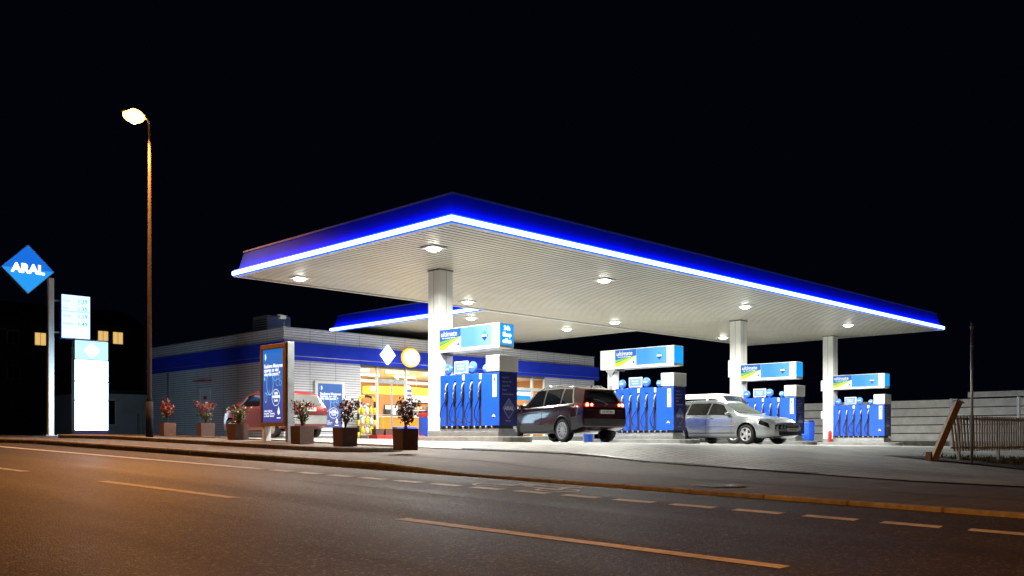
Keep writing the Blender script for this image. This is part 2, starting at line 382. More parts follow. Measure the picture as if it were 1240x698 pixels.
# ---------------------------------------------------------------- canopies
ZS = EZ + 4.8; CX0, CX1, CY0, CY1 = 13.6, 42.6, 15.5, 25.3
M_TUBE = glow('led_core', (0.50, 0.74, 1.0), 5.0, (.3, .4, .5)); M_TUBE3 = glow('led_halo_edge', (0.015, 0.10, 1.0), 2.2, (.02, .05, .4))  # outer blue bands of the strip, partly its halo put into glowing geometry
M_TUBE2 = glow('led_blue_diffuser', (0.02, 0.06, 1.0), 26.0, (.05, .1, .6))
def soffit(mb, x0, x1, y0, y1, z, pitch=.2):
    y = y0
    while y < y1 - .02:
        e = min(y + pitch, y1); g = min(.05, (e - y) / 3)
        mb.add([(x0, y, z), (x1, y, z), (x1, e - g, z), (x0, e - g, z)], [(0, 3, 2, 1)], M_SOFF)
        mb.add([(x0, e - g, z), (x1, e - g, z), (x1, e - g, z + .03), (x0, e - g, z + .03)], [(0, 3, 2, 1)], M_SOFFG)
        mb.add([(x0, e - g, z + .03), (x1, e - g, z + .03), (x1, e, z + .03), (x0, e, z + .03)], [(0, 3, 2, 1)], M_SOFFG)
        mb.add([(x0, e, z + .03), (x1, e, z + .03), (x1, e, z), (x0, e, z)], [(0, 3, 2, 1)], M_SOFFG)
        y = e
def canopy(name, label, x0, x1, y0, y1, z, sides, h=.74, lean=.2, parent_label=None):
    t = thing(name, label, 'canopy', ((x0 + x1) / 2, (y0 + y1) / 2, z))
    ox, oy = -(x0 + x1) / 2, -(y0 + y1) / 2
    T = Matrix.Translation((ox, oy, -z))
    mb = MB(); soffit(mb, x0 + .12, x1 - .12, y0 + .12, y1 - .12, z + .02); mb.v = [tuple(T @ Vector(v)) for v in mb.v]; mb.build('soffit', t)
    mb = MB(); mb.box(x0 + lean + .02, x1 - lean - .02, y0 + lean + .02, y1 - lean - .02, z + .08, z + h - .04, M_DARK, X=T); mb.build('roof_deck', t)
    corners = {'W': ((x0, y0), (x0, y1), (1, 0)), 'S': ((x0, y0), (x1, y0), (0, 1)), 'E': ((x1, y0), (x1, y1), (-1, 0)), 'N': ((x0, y1), (x1, y1), (0, -1))}
    fa = MB(); st = MB(); tr = MB(); gl = MB()
    for k, (a, b, n) in corners.items():
        def q(pt, inn, zz):      # inset both directions
            sx = 1 if pt[0] == x0 else -1; sy = 1 if pt[1] == y0 else -1
            return (pt[0] + sx * inn, pt[1] + sy * inn, zz)
        def band(mb_, i0, z0, i1, z1, m): mb_.add([q(a, i0, z0), q(b, i0, z0), q(b, i1, z1), q(a, i1, z1)], [(0, 1, 2, 3)], m, X=T)
        band(fa, .10, z + .20, lean + .02, z + h, M_BLUE)                 # leaning blue fascia
        band(fa, lean + .02, z + h, lean + .09, z + h, M_GREY)
        band(tr, .0, z - .002, .13, z - .002, M_WHITE)
        if k not in sides: band(tr, 0, z, 0, z + .055, M_WHITE)
        band(tr, lean - .01, z + h - .03, lean - .01, z + h + .02, M_STEEL); band(tr, lean - .01, z + h + .02, lean + .1, z + h + .02, M_STEEL)
        if k in sides:
            for i0, z0, i1, z1, m in ((-.005, .0, -.02, .04, M_TUBE3), (-.02, .04, -.04, .055, M_TUBE), (-.04, .055, -.04, .15, M_TUBE), (-.04, .15, -.02, .165, M_TUBE), (-.02, .165, .02, .21, M_TUBE3), (.02, .21, .10, .205, M_TUBE2)):
                band(st, i0, z + z0, i1, z + z1, m)
        else: band(tr, 0, z + .055, .02, z + .2, M_BLUE); band(tr, .02, z + .2, .1, z + .2, M_BLUE)
    fa.build('fascia', t); st.build('light_strip', t); tr.build('edge_trim', t)
    return t
can = canopy('pump_canopy', 'large flat canopy over the pumps with a glowing blue edge and white ribbed underside', CX0, CX1, CY0, CY1, ZS, 'WS')
lnk = canopy('entrance_canopy', 'smaller blue edged canopy joining the pump canopy to the shop roof', 23.8, 33.2, CY1 + .01, 35.4, ZS - .002, 'W')
def local(t, x, y, z): return (x - t.location.x, y - t.location.y, z - t.location.z)
M_LENS = glow('lamp_lens', (1.0, 1.0, 0.93), 22.0)
M_LENS_IN = glow('tube_light', (1.0, .93, .8), 7)
LP = [(15.1, 17.9, can), (15.1, 24.1, can), (21.8, 17.85, can), (21.9, 24.1, can), (29.8, 17.8, can), (30.0, 24.0, can), (37.7, 17.6, can), (38.2, 24.0, can), (24.9, 27.2, lnk), (30.4, 27.0, lnk)]
mb = MB(); mb.box(-.25, .25, -.25, .25, -.035, 0.0, M_WHITE, .008); m_house = mb
mb = MB(); mb.lathe([(0, -.10), (.10, -.095), (.16, -.07), (.185, -.036)], M_LENS, 20); m_lens = mb
h0 = m_house.build('downlight'); l0 = m_lens.build('lens', h0)
for i, (x, y, t) in enumerate(LP):
    if i == 0: hh = h0
    else: hh = h0.copy(); COL.objects.link(hh); c = l0.copy(); COL.objects.link(c); c.parent = hh
    hh.parent = t; hh.location = local(t, x, y, ZS + .018)
    lamp('canopy_lamp', 'AREA', local(t, x, y, ZS - .13), 680, (1.0, .985, .90), t, .30, 160)
# columns
COLX = [17.3, 25.2, 33.3, 41.4]
def column(x, y):
    g = G(x, y); lx, ly, lz = local(can, x, y, g)
    mb = MB(); H = ZS - g + .02
    mb.box(-.25, .25, -.25, .25, 0, H, M_WHITE, .012)
    c = mb.build('column', can, (lx, ly, lz))
    s = MB(); s.box(-.253, -.250, -.006, .006, .15, H - .05, M_SOFFG); s.box(-.006, .006, -.253, -.250, .15, H - .05, M_SOFFG); s.build('joint', c)
    s = MB(); s.box(-.26, .26, -.26, .26, 0.1, .3, M_GREY, .01); s.box(-.265, .265, -.265, .265, H - .05, H - .01, M_SOFFG); s.build('collar', c)
    return c
cols = {i: column(COLX[i], 20.2) for i in (0, 2, 3)}
def column_box(i, z, sz=.34, h=.42):
    s = MB(); s.box(-.12, .12, .252, .252 + .16, z, z + h, M_WHITE, .012); s.box(-.08, .08, .412, .414, z + .1, z + h - .06, M_GREY); s.build('service_box', cols[i])
column_box(2, 2.75, h=.7); column_box(3, 2.55, h=.5); column_box(3, 1.25, h=.35)

# ---------------------------------------------------------------- shop
SX0, SX1, SY0, SY1 = 19.5, 38.6, 32.3, 44.6
SG = EZ - .02
def shop():
    t = thing('petrol_station_shop', 'low flat roofed shop with pale ribbed cladding, blue band and glazed front', 'building', (SX0, SY0, SG))
    W, D = SX1 - SX0, SY1 - SY0; H = 4.40; B0, B1 = 3.15, 3.86
    GX0, GX1 = 3.7, 15.2                      # glazed part of the front
    def clad(mb, a, b, z0, z1, face):          # ribbed cladding on a wall
        z = z0; k = 0
        while z < z1 - .01:
            e = min(z + .10, z1)
            prof = [(0.0, z), (0.0, z + .068), (.018, z + .074), (.018, e)]
            for qi, ((d0, c0), (d1, c1)) in enumerate(zip(prof, prof[1:] + [(0.0, e)])):
                cm_ = M_CLADG if qi == 2 else M_CLAD
                if c1 > z1: c1 = z1
                if c0 > z1: continue
                if face == 'W': mb.add([(d0, a, c0), (d0, b, c0), (d1, b, c1), (d1, a, c1)], [(0, 3, 2, 1)], cm_)
                else: mb.add([(a, d0, c0), (b, d0, c0), (b, d1, c1), (a, d1, c1)], [(0, 1, 2, 3)], cm_)
            z = e
    mb = MB()
    y = 0.0
    while y < D - .01:                          # side wall facing the road, in cassettes with open joints
        e = min(y + 1.22, D); clad(mb, y + .008, e - .008, .12, B0 + .05, 'W'); clad(mb, y + .008, e - .008, B1, H, 'W'); y = e
    x = 0.0
    while x < W - .01:
        e = min(x + 1.22, W); clad(mb, x + .008, e - .008, B1, H, 'S'); x = e
    for a, b in ((0.0, 1.22), (1.22, 2.46), (2.46, GX0), (GX1, 16.4), (16.4, 17.6), (17.6, W)): clad(mb, a + .008, b - .008, .12, B0 + .05, 'S')
    mb.box(.02, .2, .2, D, 0, H - .02, M_SOFFG); mb.box(.02, GX0, .02, .2, 0, H - .02, M_SOFFG); mb.box(GX1, W, .02, .2, 0, H - .02, M_SOFFG)
    mb.box(GX0, GX1, .02, .2, B0 - .1, H - .02, M_SOFFG); mb.box(W - .2, W, .2, D, 0, H - .02, M_CLAD); mb.box(.2, W - .2, D - .2, D, 0, H - .02, M_CLAD)
    mb.build('wall', t)
    mb = MB(); mb.box(-.01, .0, 0, D, -.3, .12, M_CONC); mb.box(-.012, W + .01, -.012, 0.01, -.4, .12, M_CONC); mb.build('plinth', t)
    mb = MB(); mb.box(-.03, .22, -.03, D + .03, H, H + .05, M_STEEL); mb.box(.22, W + .03, -.03, .22, H, H + .05, M_STEEL); mb.box(W - .2, W + .03, .22, D, H, H + .05, M_STEEL); mb.build('coping', t)
    mb = MB(); mb.box(.2, W - .2, .2, D - .2, H - .35, H - .15, M_DARK); mb.build('roof', t)
    mb = MB()                                    # blue band, standing proud of the walls
    mb.box(-.16, -.002, -.16, D, B0, B1, M_BLUE, .01); mb.box(-.002, W + .22, -.16, -.002, B0, B1, M_BLUE, .01)
    mb.box(-.17, -.16, -.17, D, B0 + .14, B0 + .16, M_STEEL); mb.box(-.16, W + .22, -.17, -.16, B0 + .14, B0 + .16, M_STEEL)
    mb.build('blue_band', t)
    # service door in the side wall
    d = MB(); d.box(-.03, .03, 6.05, 6.95, .1, 2.15, M_CLAD, .01); dr = d.build('door', t)
    d = MB(); d.box(-.045, -.031, 6.0, 6.05, .1, 2.2, M_WHITE); d.box(-.045, -.031, 6.95, 7.0, .1, 2.2, M_WHITE); d.box(-.045, -.031, 6.0, 7.0, 2.2, 2.25, M_WHITE); d.build('frame', dr)
    d = MB(); d.box(-.034, -.031, 6.35, 6.65, 1.75, 1.9, M_RED); d.build('door_sign', dr)
    d = MB(); d.box(-.08, -.03, 6.84, 6.88, 1.05, 1.09, M_STEEL); d.box(-.08, -.06, 6.74, 6.88, 1.05, 1.09, M_STEEL); d.build('handle', dr)
    d = MB(); d.box(-.35, -.0, 5.9, 7.1, 2.55, 2.6, M_RED, .01); d.build('door_hood', t)
    d = MB()                                    # downpipe
    d.tube([(-.06, 10.2, .1), (-.06, 10.2, 3.1)], .045, M_STEEL); d.build('downpipe', t)
    # shop front glazing
    xs = [GX0, 4.62, 6.2, 7.75, 9.2, 10.6, 12.1, 12.95, 14.3, GX1]
    fr = MB()
    for i, x in enumerate(xs): fr.box(x - .045, x + .045, .02, .14, .05, B0 - .02, M_WHITE, .006)
    for z0, z1 in ((.05, .13), (2.42, 2.56), (B0 - .1, B0 - .02)): fr.box(GX0 + .046, GX1 - .046, .03, .13, z0, z1, M_WHITE)
    fr.box(4.67, 6.15, .0, .029, 2.40, 2.6, M_STEEL, .005)
    fr.build('glazing_frame', t)
    for a, b in zip(xs, xs[1:]):
        for z0, z1 in ((.13, 2.42), (2.56, B0 - .1)):
            g = MB(); g.add([(a + .045, .08, z0), (b - .045, .08, z0), (b - .045, .08, z1), (a + .045, .08, z1)], [(0, 1, 2, 3)], M_GLASS); g.build('window_pane', t)
    d = MB(); 
    for x in (5.38, 5.44): d.box(x - .02, x + .02, .05, .07, .13, 2.42, M_STEEL)
    d.box(4.7, 6.1, .05, .07, 1.02, 1.06, M_STEEL); d.build('sliding_door_rail', t)
    # interior shell
    M_IW = mat('interior_wall', (.40, .21, .09), .6, noise=(1, .1)); M_IF = mat('interior_floor', (.45, .42, .38), .3, noise=(2, .1))
    s = MB(); s.box(.2, W - .2, 5.6, 5.7, 0, 3.1, M_IW); s.box(2.9, 3.0, .2, 5.6, 0, 3.1, M_IW); s.box(15.6, 15.7, .2, 5.6, 0, 3.1, M_IW)
    s.build('interior_wall', t)
    s = MB(); s.box(.2, W - .2, .2, 5.7, 0, .04, M_IF); s.build('interior_floor', t)
    s = MB(); s.box(.2, W - .2, .2, 5.7, 3.05, 3.1, M_WHITE)
    s.build('interior_ceiling', t)
    for lx in (4.4, 6.6, 8.8, 11.0, 13.2):
        for ly in (1.2, 3.4):
            s = MB(); s.box(lx - .6, lx + .6, ly - .07, ly + .07, 2.98, 3.045, M_LENS_IN, .01); s.build('ceiling_light', t)
            q = lamp('shop_lamp', 'AREA', (lx, ly, 2.978), 120, (1.0, .78, .5), t, 1.2, 180); q.data.shape = 'RECTANGLE'; q.data.size_y = .14
    # roof hvac and cameras stay with the roof line as things of their own
    return t
shp = shop()
def SL(x, y, z): return (SX0 + x, SY0 + y, SG + z)
# wall mounted lit signs on the shop
M_DIA = glow('logo_white_light', (.75, .9, 1.0), 3.2); M_OV = glow('oval_cream_light', (1.0, .82, .35), 2.6); M_OVR = glow('oval_rim_light', (1.0, .50, .03), 1.6)
M_CY = glow('cyan_light', (.02, .34, .85), 1.1); M_WH = glow('white_light', (1, 1, 1), 2.2)
def logo(mb, X, r, up, lo, wt, txt=True, outline=None):
    if outline: mb.prism([(0, r * 1.12), (-r * 1.12, 0), (0, -r * 1.12), (r * 1.12, 0)], .003, outline, X=X)
    X2 = X @ Matrix.Translation((0, 0, .004))
    mb.prism([(0, r), (-r, 0), (r, 0)], .003, up, X=X2); mb.prism([(-r, 0), (0, -r), (r, 0)], .003, lo, X=X2)
    if txt: mb.text('ARAL', r * .62, wt, X @ Matrix.Translation((0, 0, .011)), .002, r * .018)
t = thing('shop_logo_sign', 'white glowing diamond sign on the blue band above the shop entrance', 'sign', SL(4.98, -.16, 3.62))
mb = MB(); mb.prism([(0, .42), (-.38, 0), (0, -.42), (.38, 0)], .12, M_DIA, X=FY(0, 0, 0)); mb.build('lightbox', t)
mb = MB(); mb.text('ARAL', .21, M_CY, FY(0, -.125, 0), .002, .005); mb.build('lettering', t)
t = thing('oval_shop_sign', 'glowing cream and orange oval sign on the blue band beside the diamond', 'sign', SL(6.25, -.16, 3.58))
ov = [(.50 * math.cos(2 * math.pi * k / 36), .42 * math.sin(2 * math.pi * k / 36)) for k in range(36)]
mb = MB(); mb.prism(ov, .10, M_OVR, X=FY(0, 0, 0)); mb.build('rim', t)
mb = MB(); mb.prism([(x * .88, y * .86) for x, y in ov], .02, M_OV, X=FY(0, -.10, 0)); mb.build('lightbox', t)
# poster light box on the shop wall
M_POST = panel_glow('poster_film', (.02, .17, .60), (.07, .035, .24), 0.2, 2.4, .95)
M_PW = glow('poster_white', (.85, .93, 1.0), 1.3); M_PC = glow('poster_light_blue', (.25, .6, .95), 1.0); M_PG = glow('poster_green', (.2, .9, .6), 1.0)
def poster(t, w_, h, z0, FM, off):
    """printed film with headline, doodles, round badge and flame mark; FM(x,y,z) gives the frame; off is the face offset"""
    mb = MB(); X = FM(z0)
    mb.prism([(-w_ / 2, 0), (w_ / 2, 0), (w_ / 2, h), (-w_ / 2, h)], .01, M_POST, X=X); p = mb.build('poster', t)
    tx = MB(); Z = lambda x, y, d=.0125: X @ Matrix.Translation((x * w_, y * h, d))
    for i, (ln, ww) in enumerate((('Saubere Motoren', .0), ('sparen so viel', .0), ('wie nie zuvor.*', .0))):
        tx.text(ln, w_ * .125, M_PW, Z(-.43, .77 - i * .055), .001, w_ * .003, 'LEFT')
    for i in range(3): tx.text(('ohne Aufpreis', 'bei jeder Tankung', 'an dieser Station')[i], w_ * .07, M_PW, Z(-.43, .155 - i * .035), .001, .0, 'LEFT')
    def rg(cx, cy, r, wd, m=M_PC, n=26, a0=0, a1=360, sy=1.0):
        for k in range(n):
            a, b = R(a0 + (a1 - a0) * k / n), R(a0 + (a1 - a0) * (k + 1) / n)
            q = [(cx * w_ + rr_ * math.cos(c), cy * h + sy * rr_ * math.sin(c)) for rr_, c in ((r + wd, a), (r + wd, b), (r, b), (r, a))]
            tx.add([(x, y, .0125) for x, y in q], [(0, 1, 2, 3)], m, X=X)
    rg(-.15, .53, .15 * w_, .02, sy=1.6); rg(.1, .6, .05 * w_, .013); rg(.3, .61, .04 * w_, .012); rg(.22, .54, .07 * w_, .012, a0=40, a1=300); rg(.35, .53, .05 * w_, .012)
    rg(-.25, .42, .07 * w_, .012, a0=180, a1=400); rg(-.35, .34, .05 * w_, .012, sy=2); rg(-.39, .9, .05 * w_, .012)
    rg(.14, .335, .18 * w_, .014, M_PW)
    tx.prism([(-.14 * w_, -.02), (.34 * w_ - .14 * w_, -.02), (.20 * w_, .045), (-.14 * w_, .045)], .001, M_PW, X=Z(.12, .34))
    tx.text('100%', w_ * .09, M_PW, Z(.14, .39), .001, .002); tx.text('Gold', w_ * .09, M_PW, Z(.14, .295), .001, .002)
    tx.prism([(0, .16 * w_), (-.055 * w_, .03 * w_), (-.04 * w_, -.02 * w_), (0, -.04 * w_), (.04 * w_, -.02 * w_), (.055 * w_, .03 * w_)], .001, M_PW, X=Z(.27, .12))
    tx.prism([(-.08 * w_, -.012), (.1 * w_, -.012), (.1 * w_, .012), (-.08 * w_, .012)], .001, M_PW, X=Z(.26, .055))
    tx.prism([(-.03 * w_, 0), (.0, -.06 * w_), (.03 * w_, 0), (0, .06 * w_)], .001, M_PG, X=Z(-.4, .6))
    tx.prism([(-.03 * w_, 0), (.0, -.09 * w_), (.03 * w_, 0), (0, .09 * w_)], .001, M_PW, X=Z(-.36, .9))
    tx.build('lettering', p)
t = thing('poster_box', 'blue lit poster in a white frame on the shop wall behind the hatchback', 'sign', SL(2.12, 0, .38))
mb = MB(); mb.box(-.72, .72, -.10, -.02, -.06, 2.0, M_WHITE, .015); mb.build('frame', t)
poster(t, 1.16, 1.80, .08, lambda z: FY(0, -.102, z), 0)
t = thing('window_sign', 'small blue lit sign with a white bar inside the shop window', 'sign', SL(14.0, .35, 1.95))
mb = MB(); mb.box(-.62, .62, -.05, .05, 0, .62, M_CY, .02); mb.build('lightbox', t)
mb = MB(); mb.text('WASCHEN', .24, M_WH, FY(0, -.056, .31), .003, .012); mb.build('lettering', t)
# roof equipment
t = thing('air_handling_unit', 'boxy dark unit on the shop roof near its corner', 'roof unit', SL(1.0, 2.6, 4.1))
mb = MB(); mb.box(-.55, .55, -.6, .6, .1, 1.05, M_GREY, .03); mb.build('casing', t)
mb = MB(); [mb.box(-.56, -.55, -.5, .5, .25 + .1 * k, .30 + .1 * k, M_DARK) for k in range(7)]; mb.build('louvre', t)
mb = MB(); mb.box(-.5, -.4, -.5, -.4, 0, .1, M_STEEL); mb.box(.4, .5, -.5, -.4, 0, .1, M_STEEL); mb.box(-.5, -.4, .4, .5, 0, .1, M_STEEL); mb.box(.4, .5, .4, .5, 0, .1, M_STEEL); mb.build('foot', t)
def cctv(loc, label, rz):
    t = thing('security_camera', label, 'camera', loc, rz, 'security cameras on the shop parapet')
    mb = MB(); mb.box(-.08, .08, -.08, .08, 0, .02, M_STEEL); mb.tube([(0, 0, .02), (0, 0, .3)], .025, M_STEEL); mb.build('bracket', t)
    mb = MB(); mb.box(-.08, .28, -.06, .06, .3, .42, M_WHITE, .012); mb.box(-.12, .34, -.07, .07, .425, .44, M_WHITE); mb.build('housing', t)
    mb = MB(); mb.lathe([(0, .02), (.035, .02), (.04, 0)], M_BLACK, 14, X=Matrix.Translation((.28, 0, .36)) @ Matrix.Rotation(R(90), 4, 'Y')); mb.build('lens', t)
cctv(SL(.05, .05, 4.45), 'pale security camera on the shop roof corner beside the roof unit', R(200))
cctv(SL(12.6, .1, 4.45), 'small security camera on the parapet above the shop windows', R(-60))

# interior fittings seen through the glass
M_WP_ = mat('leaflet_white', (.7, .7, .72), .5)
def uvs0(a, b, c, nu=16, nv=9):
    vs = [(a * math.sin(math.pi * j / nv) * math.cos(2 * math.pi * i / nu), b * math.sin(math.pi * j / nv) * math.sin(2 * math.pi * i / nu), c * math.cos(math.pi * j / nv)) for j in range(nv + 1) for i in range(nu)]
    return vs, [(j * nu + i, (j + 1) * nu + i, (j + 1) * nu + (i + 1) % nu, j * nu + (i + 1) % nu) for j in range(nv) for i in range(nu)]
M_ORANGE = glow('orange_backlit_panel', (1.0, .33, .03), .9); M_YEL = glow('yellow_backlit_panel', (1.0, .70, .05), 1.6)
def obj1(name, label, cat, mb, loc=None, group=None): return tag(mb.build(name, loc=loc), label, cat, group)
t = thing('service_counter', 'orange fronted counter with pale worktop inside the shop', 'counter', SL(8.9, 4.0, .04))
mb = MB(); mb.box(-1.3, 1.3, -.35, .35, 0, 1.0, M_ORANGE, .02); mb.build('front', t)
mb = MB(); mb.box(-1.4, 1.4, -.45, .45, 1.0, 1.05, M_WHITE, .01); mb.build('worktop', t)
mb = MB(); [mb.box(x - .2, x + .2, -.12, .12, 1.052, 1.4, M_DARK, .02) for x in (-.7,)]; mb.build('till', t)
t = thing('lit_menu_bulkhead', 'curved yellow lit bulkhead hanging above the counter inside the shop', 'bulkhead', SL(8.4, 3.6, 2.15))
mb = MB(); pts = [(-1.9 + .2 * k, -.35 - .5 * math.sin(math.pi * k / 19)) for k in range(20)]; mb.prism(pts + [(1.9, .1), (-1.9, .1)], .34, M_YEL); mb.build('lit_panel', t)
mb = MB(); [mb.tube([(x, -.1, .34), (x, -.1, .85)], .012, M_STEEL) for x in (-1.2, 0, 1.2)]; mb.build('hanger', t)
t = thing('back_wall_panel', 'orange lit panel on the back wall inside the shop', 'wall panel', SL(5.4, 5.55, 1.55))
mb = MB(); mb.box(-1.3, 1.3, -.06, 0, 0, .55, M_ORANGE, .02); mb.build('lit_panel', t)
mb = MB(); mb.box(-1.35, 1.35, -.05, 0, -.05, 0, M_DARK); mb.box(-1.35, 1.35, -.05, 0, .55, .6, M_DARK); mb.build('frame', t)
t = thing('drinks_cooler', 'tall bright white drinks cooler behind the left glass door', 'cooler', SL(5.2, 5.1, .04))
mb = MB(); mb.box(-.5, .5, -.3, .35, 0, 1.45, M_DARK, .02); mb.build('cabinet', t)
mb = MB(); mb.box(-.44, .44, -.32, -.301, .12, 1.38, glow('cooler_light', (.85, .9, 1), .9)); mb.build('door', t)
mb = MB(); [mb.box(-.42, .42, -.335, -.321, .3 + .26 * k, .33 + .26 * k, M_DARK) for k in range(4)]; mb.build('shelf', t)
t = thing('leaflet_stand', 'narrow blue and white leaflet stand behind the glass right of the door', 'stand', SL(6.75, .55, .04))
mb = MB(); mb.box(-.16, .16, -.03, .03, .9, 2.2, mat('leaflet_blue', (.12, .14, .5), .5), .01); mb.build('panel', t)
mb = MB(); [mb.box(-.14, .14, -.06, -.031, .95 + .2 * k, 1.07 + .2 * k, M_WP_) for k in range(6)]; mb.build('leaflets', t)
mb = MB(); mb.tube([(0, 0, 0), (0, 0, .9)], .02, M_STEEL); mb.box(-.2, .2, -.15, .15, 0, .02, M_STEEL); mb.build('foot', t)
for i, (x, y, z, m_, lb) in enumerate(((6.0, 2.2, 2.3, 0, 'round white pendant lamp hanging left of the yellow bulkhead'), (7.4, 1.4, 2.35, 0, 'round white pendant lamp hanging in front of the yellow bulkhead'), (10.3, 1.9, 2.3, 0, 'round white pendant lamp hanging right of the yellow bulkhead'))):
    t = thing('pendant_lamp', lb, 'lamp', SL(x, y, z), 0, 'pendant lamps in the shop')
    mb = MB(); v_, f_ = uvs0(.13, .13, .10); mb.add(v_, f_, M_LENS_IN, True); mb.build('shade', t); mb = MB(); mb.tube([(0, 0, .1), (0, 0, .72)], .008, M_DARK); mb.build('cord', t)
for i, (x, z, w_, h_, c_, nm) in enumerate(((4.3, 1.2, .7, 1.0, (.8, .85, .9), 'white'), (6.3, 1.3, .5, .8, (.8, .1, .05), 'red'), (9.6, 1.2, .8, .5, (.9, .95, 1), 'pale'), (11.5, 1.9, 1.2, .5, (.95, .9, .8), 'cream'), (13.4, 1.3, .6, 1.0, (.2, .4, .9), 'blue'), (14.6, 1.9, .8, .45, (.9, .5, .1), 'amber'))):
    t = thing('wall_display', f'{nm} lit display panel on the back wall inside the shop', 'display panel', SL(x, 5.58, z))
    mb = MB(); mb.box(-w_ / 2 - .03, w_ / 2 + .03, -.06, 0, -.03, h_ + .03, M_DARK, .008); mb.build('frame', t)
    mb = MB(); mb.box(-w_ / 2, w_ / 2, -.07, -.061, 0, h_, glow('display_' + nm, c_, 1.3)); mb.build('lit_face', t)
def shelf_unit(x, y, rz, label):
    t = thing('shelf_unit', label, 'shelves', SL(x, y, .04), rz, 'shelf units inside the shop')
    mb = MB(); mb.box(-.7, .7, -.02, .02, 0, 1.6, M_WHITE); mb.build('back', t)
    for k in range(4):
        mb = MB(); mb.box(-.7, .7, -.36, -.021, .15 + .42 * k, .18 + .42 * k, M_WHITE); mb.build('shelf', t)
    mb = MB(); mb.box(-.74, -.7, -.38, .03, 0, 1.62, M_GREY); mb.box(.7, .74, -.38, .03, 0, 1.62, M_GREY); mb.build('side_panel', t)
    return t
PC = [mat('pack_red', (.6, .04, .03), .4), mat('pack_yellow', (.75, .5, .04), .4), mat('pack_white', (.7, .7, .68), .4), mat('pack_blue', (.04, .12, .5), .4), mat('pack_green', (.06, .35, .08), .4)]
PCN = ['red', 'yellow', 'white', 'blue', 'green']
units = [(10.9, 1.6, 'nearest shelf unit right of the entrance inside the shop'), (12.5, 1.5, 'shelf unit of packets behind the middle shop window'), (14.3, 1.5, 'shelf unit below the small blue window sign'), (4.3, 2.6, 'shelf unit behind the first glass pane left of the door'),
         (7.2, 5.3, 'shelf unit on the back wall left of the counter'), (10.6, 5.3, 'shelf unit on the back wall right of the counter'), (12.4, 5.3, 'shelf unit on the back wall farthest to the right')]
rr = random.Random(5)
proto = {}
for ui, (x, y, lb) in enumerate(units):
    shelf_unit(x, y, 0, lb)
    place = ['right of the entrance', 'behind the middle window', 'below the blue window sign', 'left of the door', 'left of the counter', 'right of the counter', 'farthest right'][ui]
    for k in range(4):
        for j in range(7):
            c = rr.randrange(5)
            if (c, k % 2) not in proto:
                h = .26 if k % 2 else .2
                mb = MB(); mb.box(-.075, .075, -.05, .05, 0, h, PC[c], .008); mb.box(-.06, .06, -.052, -.0505, h * .3, h * .7, PC[2] if c != 2 else PC[0])
                o = mb.build('packet'); proto[(c, k % 2)] = o
            else: o = proto[(c, k % 2)].copy(); COL.objects.link(o)
            o.location = SL(x - .57 + j * .19, y - .2, .221 + .42 * k)
            tag(o, f'{PCN[c]} packet, {["first", "second", "third", "fourth", "fifth", "sixth", "last"][j]} from left, {["lowest", "second", "third", "top"][k]} shelf, unit {place}', 'packet', 'packets on the shop shelves')

# things standing in front of the shop
FG = lambda x, y: G(x, y) + .02
t = thing('display_rack', 'white and yellow garden goods rack with arched black and yellow top by the door', 'rack', (23.2, 31.85, FG(23.2, 31.85)))
M_YP = mat('yellow_plastic', (.85, .65, .03), .35); M_WP = mat('white_plastic', (.8, .8, .78), .4)
mb = MB()
for x in (-.42, .42):
    for k in range(6): mb.tube([(x, 0, .26 * k), (x, 0, .26 * k + .26)], .05, M_YP if k % 2 == 0 else M_BLACK, 10)
mb.build('post', t)
mb = MB()
arc = [(-.42 * math.cos(R(18 * k)), 0, 1.56 + .22 * math.sin(R(18 * k))) for k in range(11)]
for k in range(10): mb.tube([arc[k], arc[k + 1]], .05, M_BLACK if 3 < k < 7 else M_YP, 10)
mb.build('arch', t)
mb = MB(); [mb.box(-.36, .36, -.2, .2, .2 + .4 * k, .23 + .4 * k, M_STEEL) for k in range(3)]; mb.build('shelf', t)
rr = random.Random(9)
for k in range(3):
    for j in range(3):
        mb = MB(); a = .09; z = .232 + .4 * k
        mb.lathe([(0, 0), (a, 0), (a, .2), (.035, .26), (.03, .32), (0, .32)], M_WP if (j + k) % 2 else M_YP, 14)
        obj1('canister', f'{["yellow", "white"][(j + k) % 2]} canister on the {["bottom", "middle", "top"][k]} shelf of the arched rack, {["leftmost", "middle", "right"][j]} of three', 'canister', mb, (23.2 - .23 + .23 * j, 31.85, FG(23.2, 31.85) + z), 'canisters on the arched rack')
# red plinth with planters and boxes
PX = 24.05; PZ = FG(24.05, 31.2)
mb = MB(); mb.box(-1.0, 1.5, -.3, .3, 0, .16, M_RED, .01); obj1('red_platform', 'low red platform in front of the shop window', 'platform', mb, (PX, 31.2, PZ))
def small_box(x, name, label, cat, m, w_=.32, h=.32):
    mb = MB(); mb.add([(-w_ / 2 * .85, -.13, 0), (w_ / 2 * .85, -.13, 0), (w_ / 2 * .85, .13, 0), (-w_ / 2 * .85, .13, 0), (-w_ / 2, -.16, h), (w_ / 2, -.16, h), (w_ / 2, .16, h), (-w_ / 2, .16, h), (-w_ / 2 + .03, -.13, h), (w_ / 2 - .03, -.13, h), (w_ / 2 - .03, .13, h), (-w_ / 2 + .03, .13, h), (0, 0, h - .05)],
        [(0, 3, 2, 1), (0, 1, 5, 4), (1, 2, 6, 5), (2, 3, 7, 6), (3, 0, 4, 7), (4, 5, 9, 8), (5, 6, 10, 9), (6, 7, 11, 10), (7, 4, 8, 11), (8, 9, 12), (9, 10, 12), (10, 11, 12), (11, 8, 12)], m)
    return obj1(name, label, cat, mb, (x, 31.2, PZ + .16))
small_box(PX - .75, 'flower_box', 'brown flower box at the left end of the red platform', 'flower box', M_BROWN, .44, .26)
small_box(PX - .25, 'flower_box', 'second brown flower box on the red platform', 'flower box', M_BROWN, .44, .26)
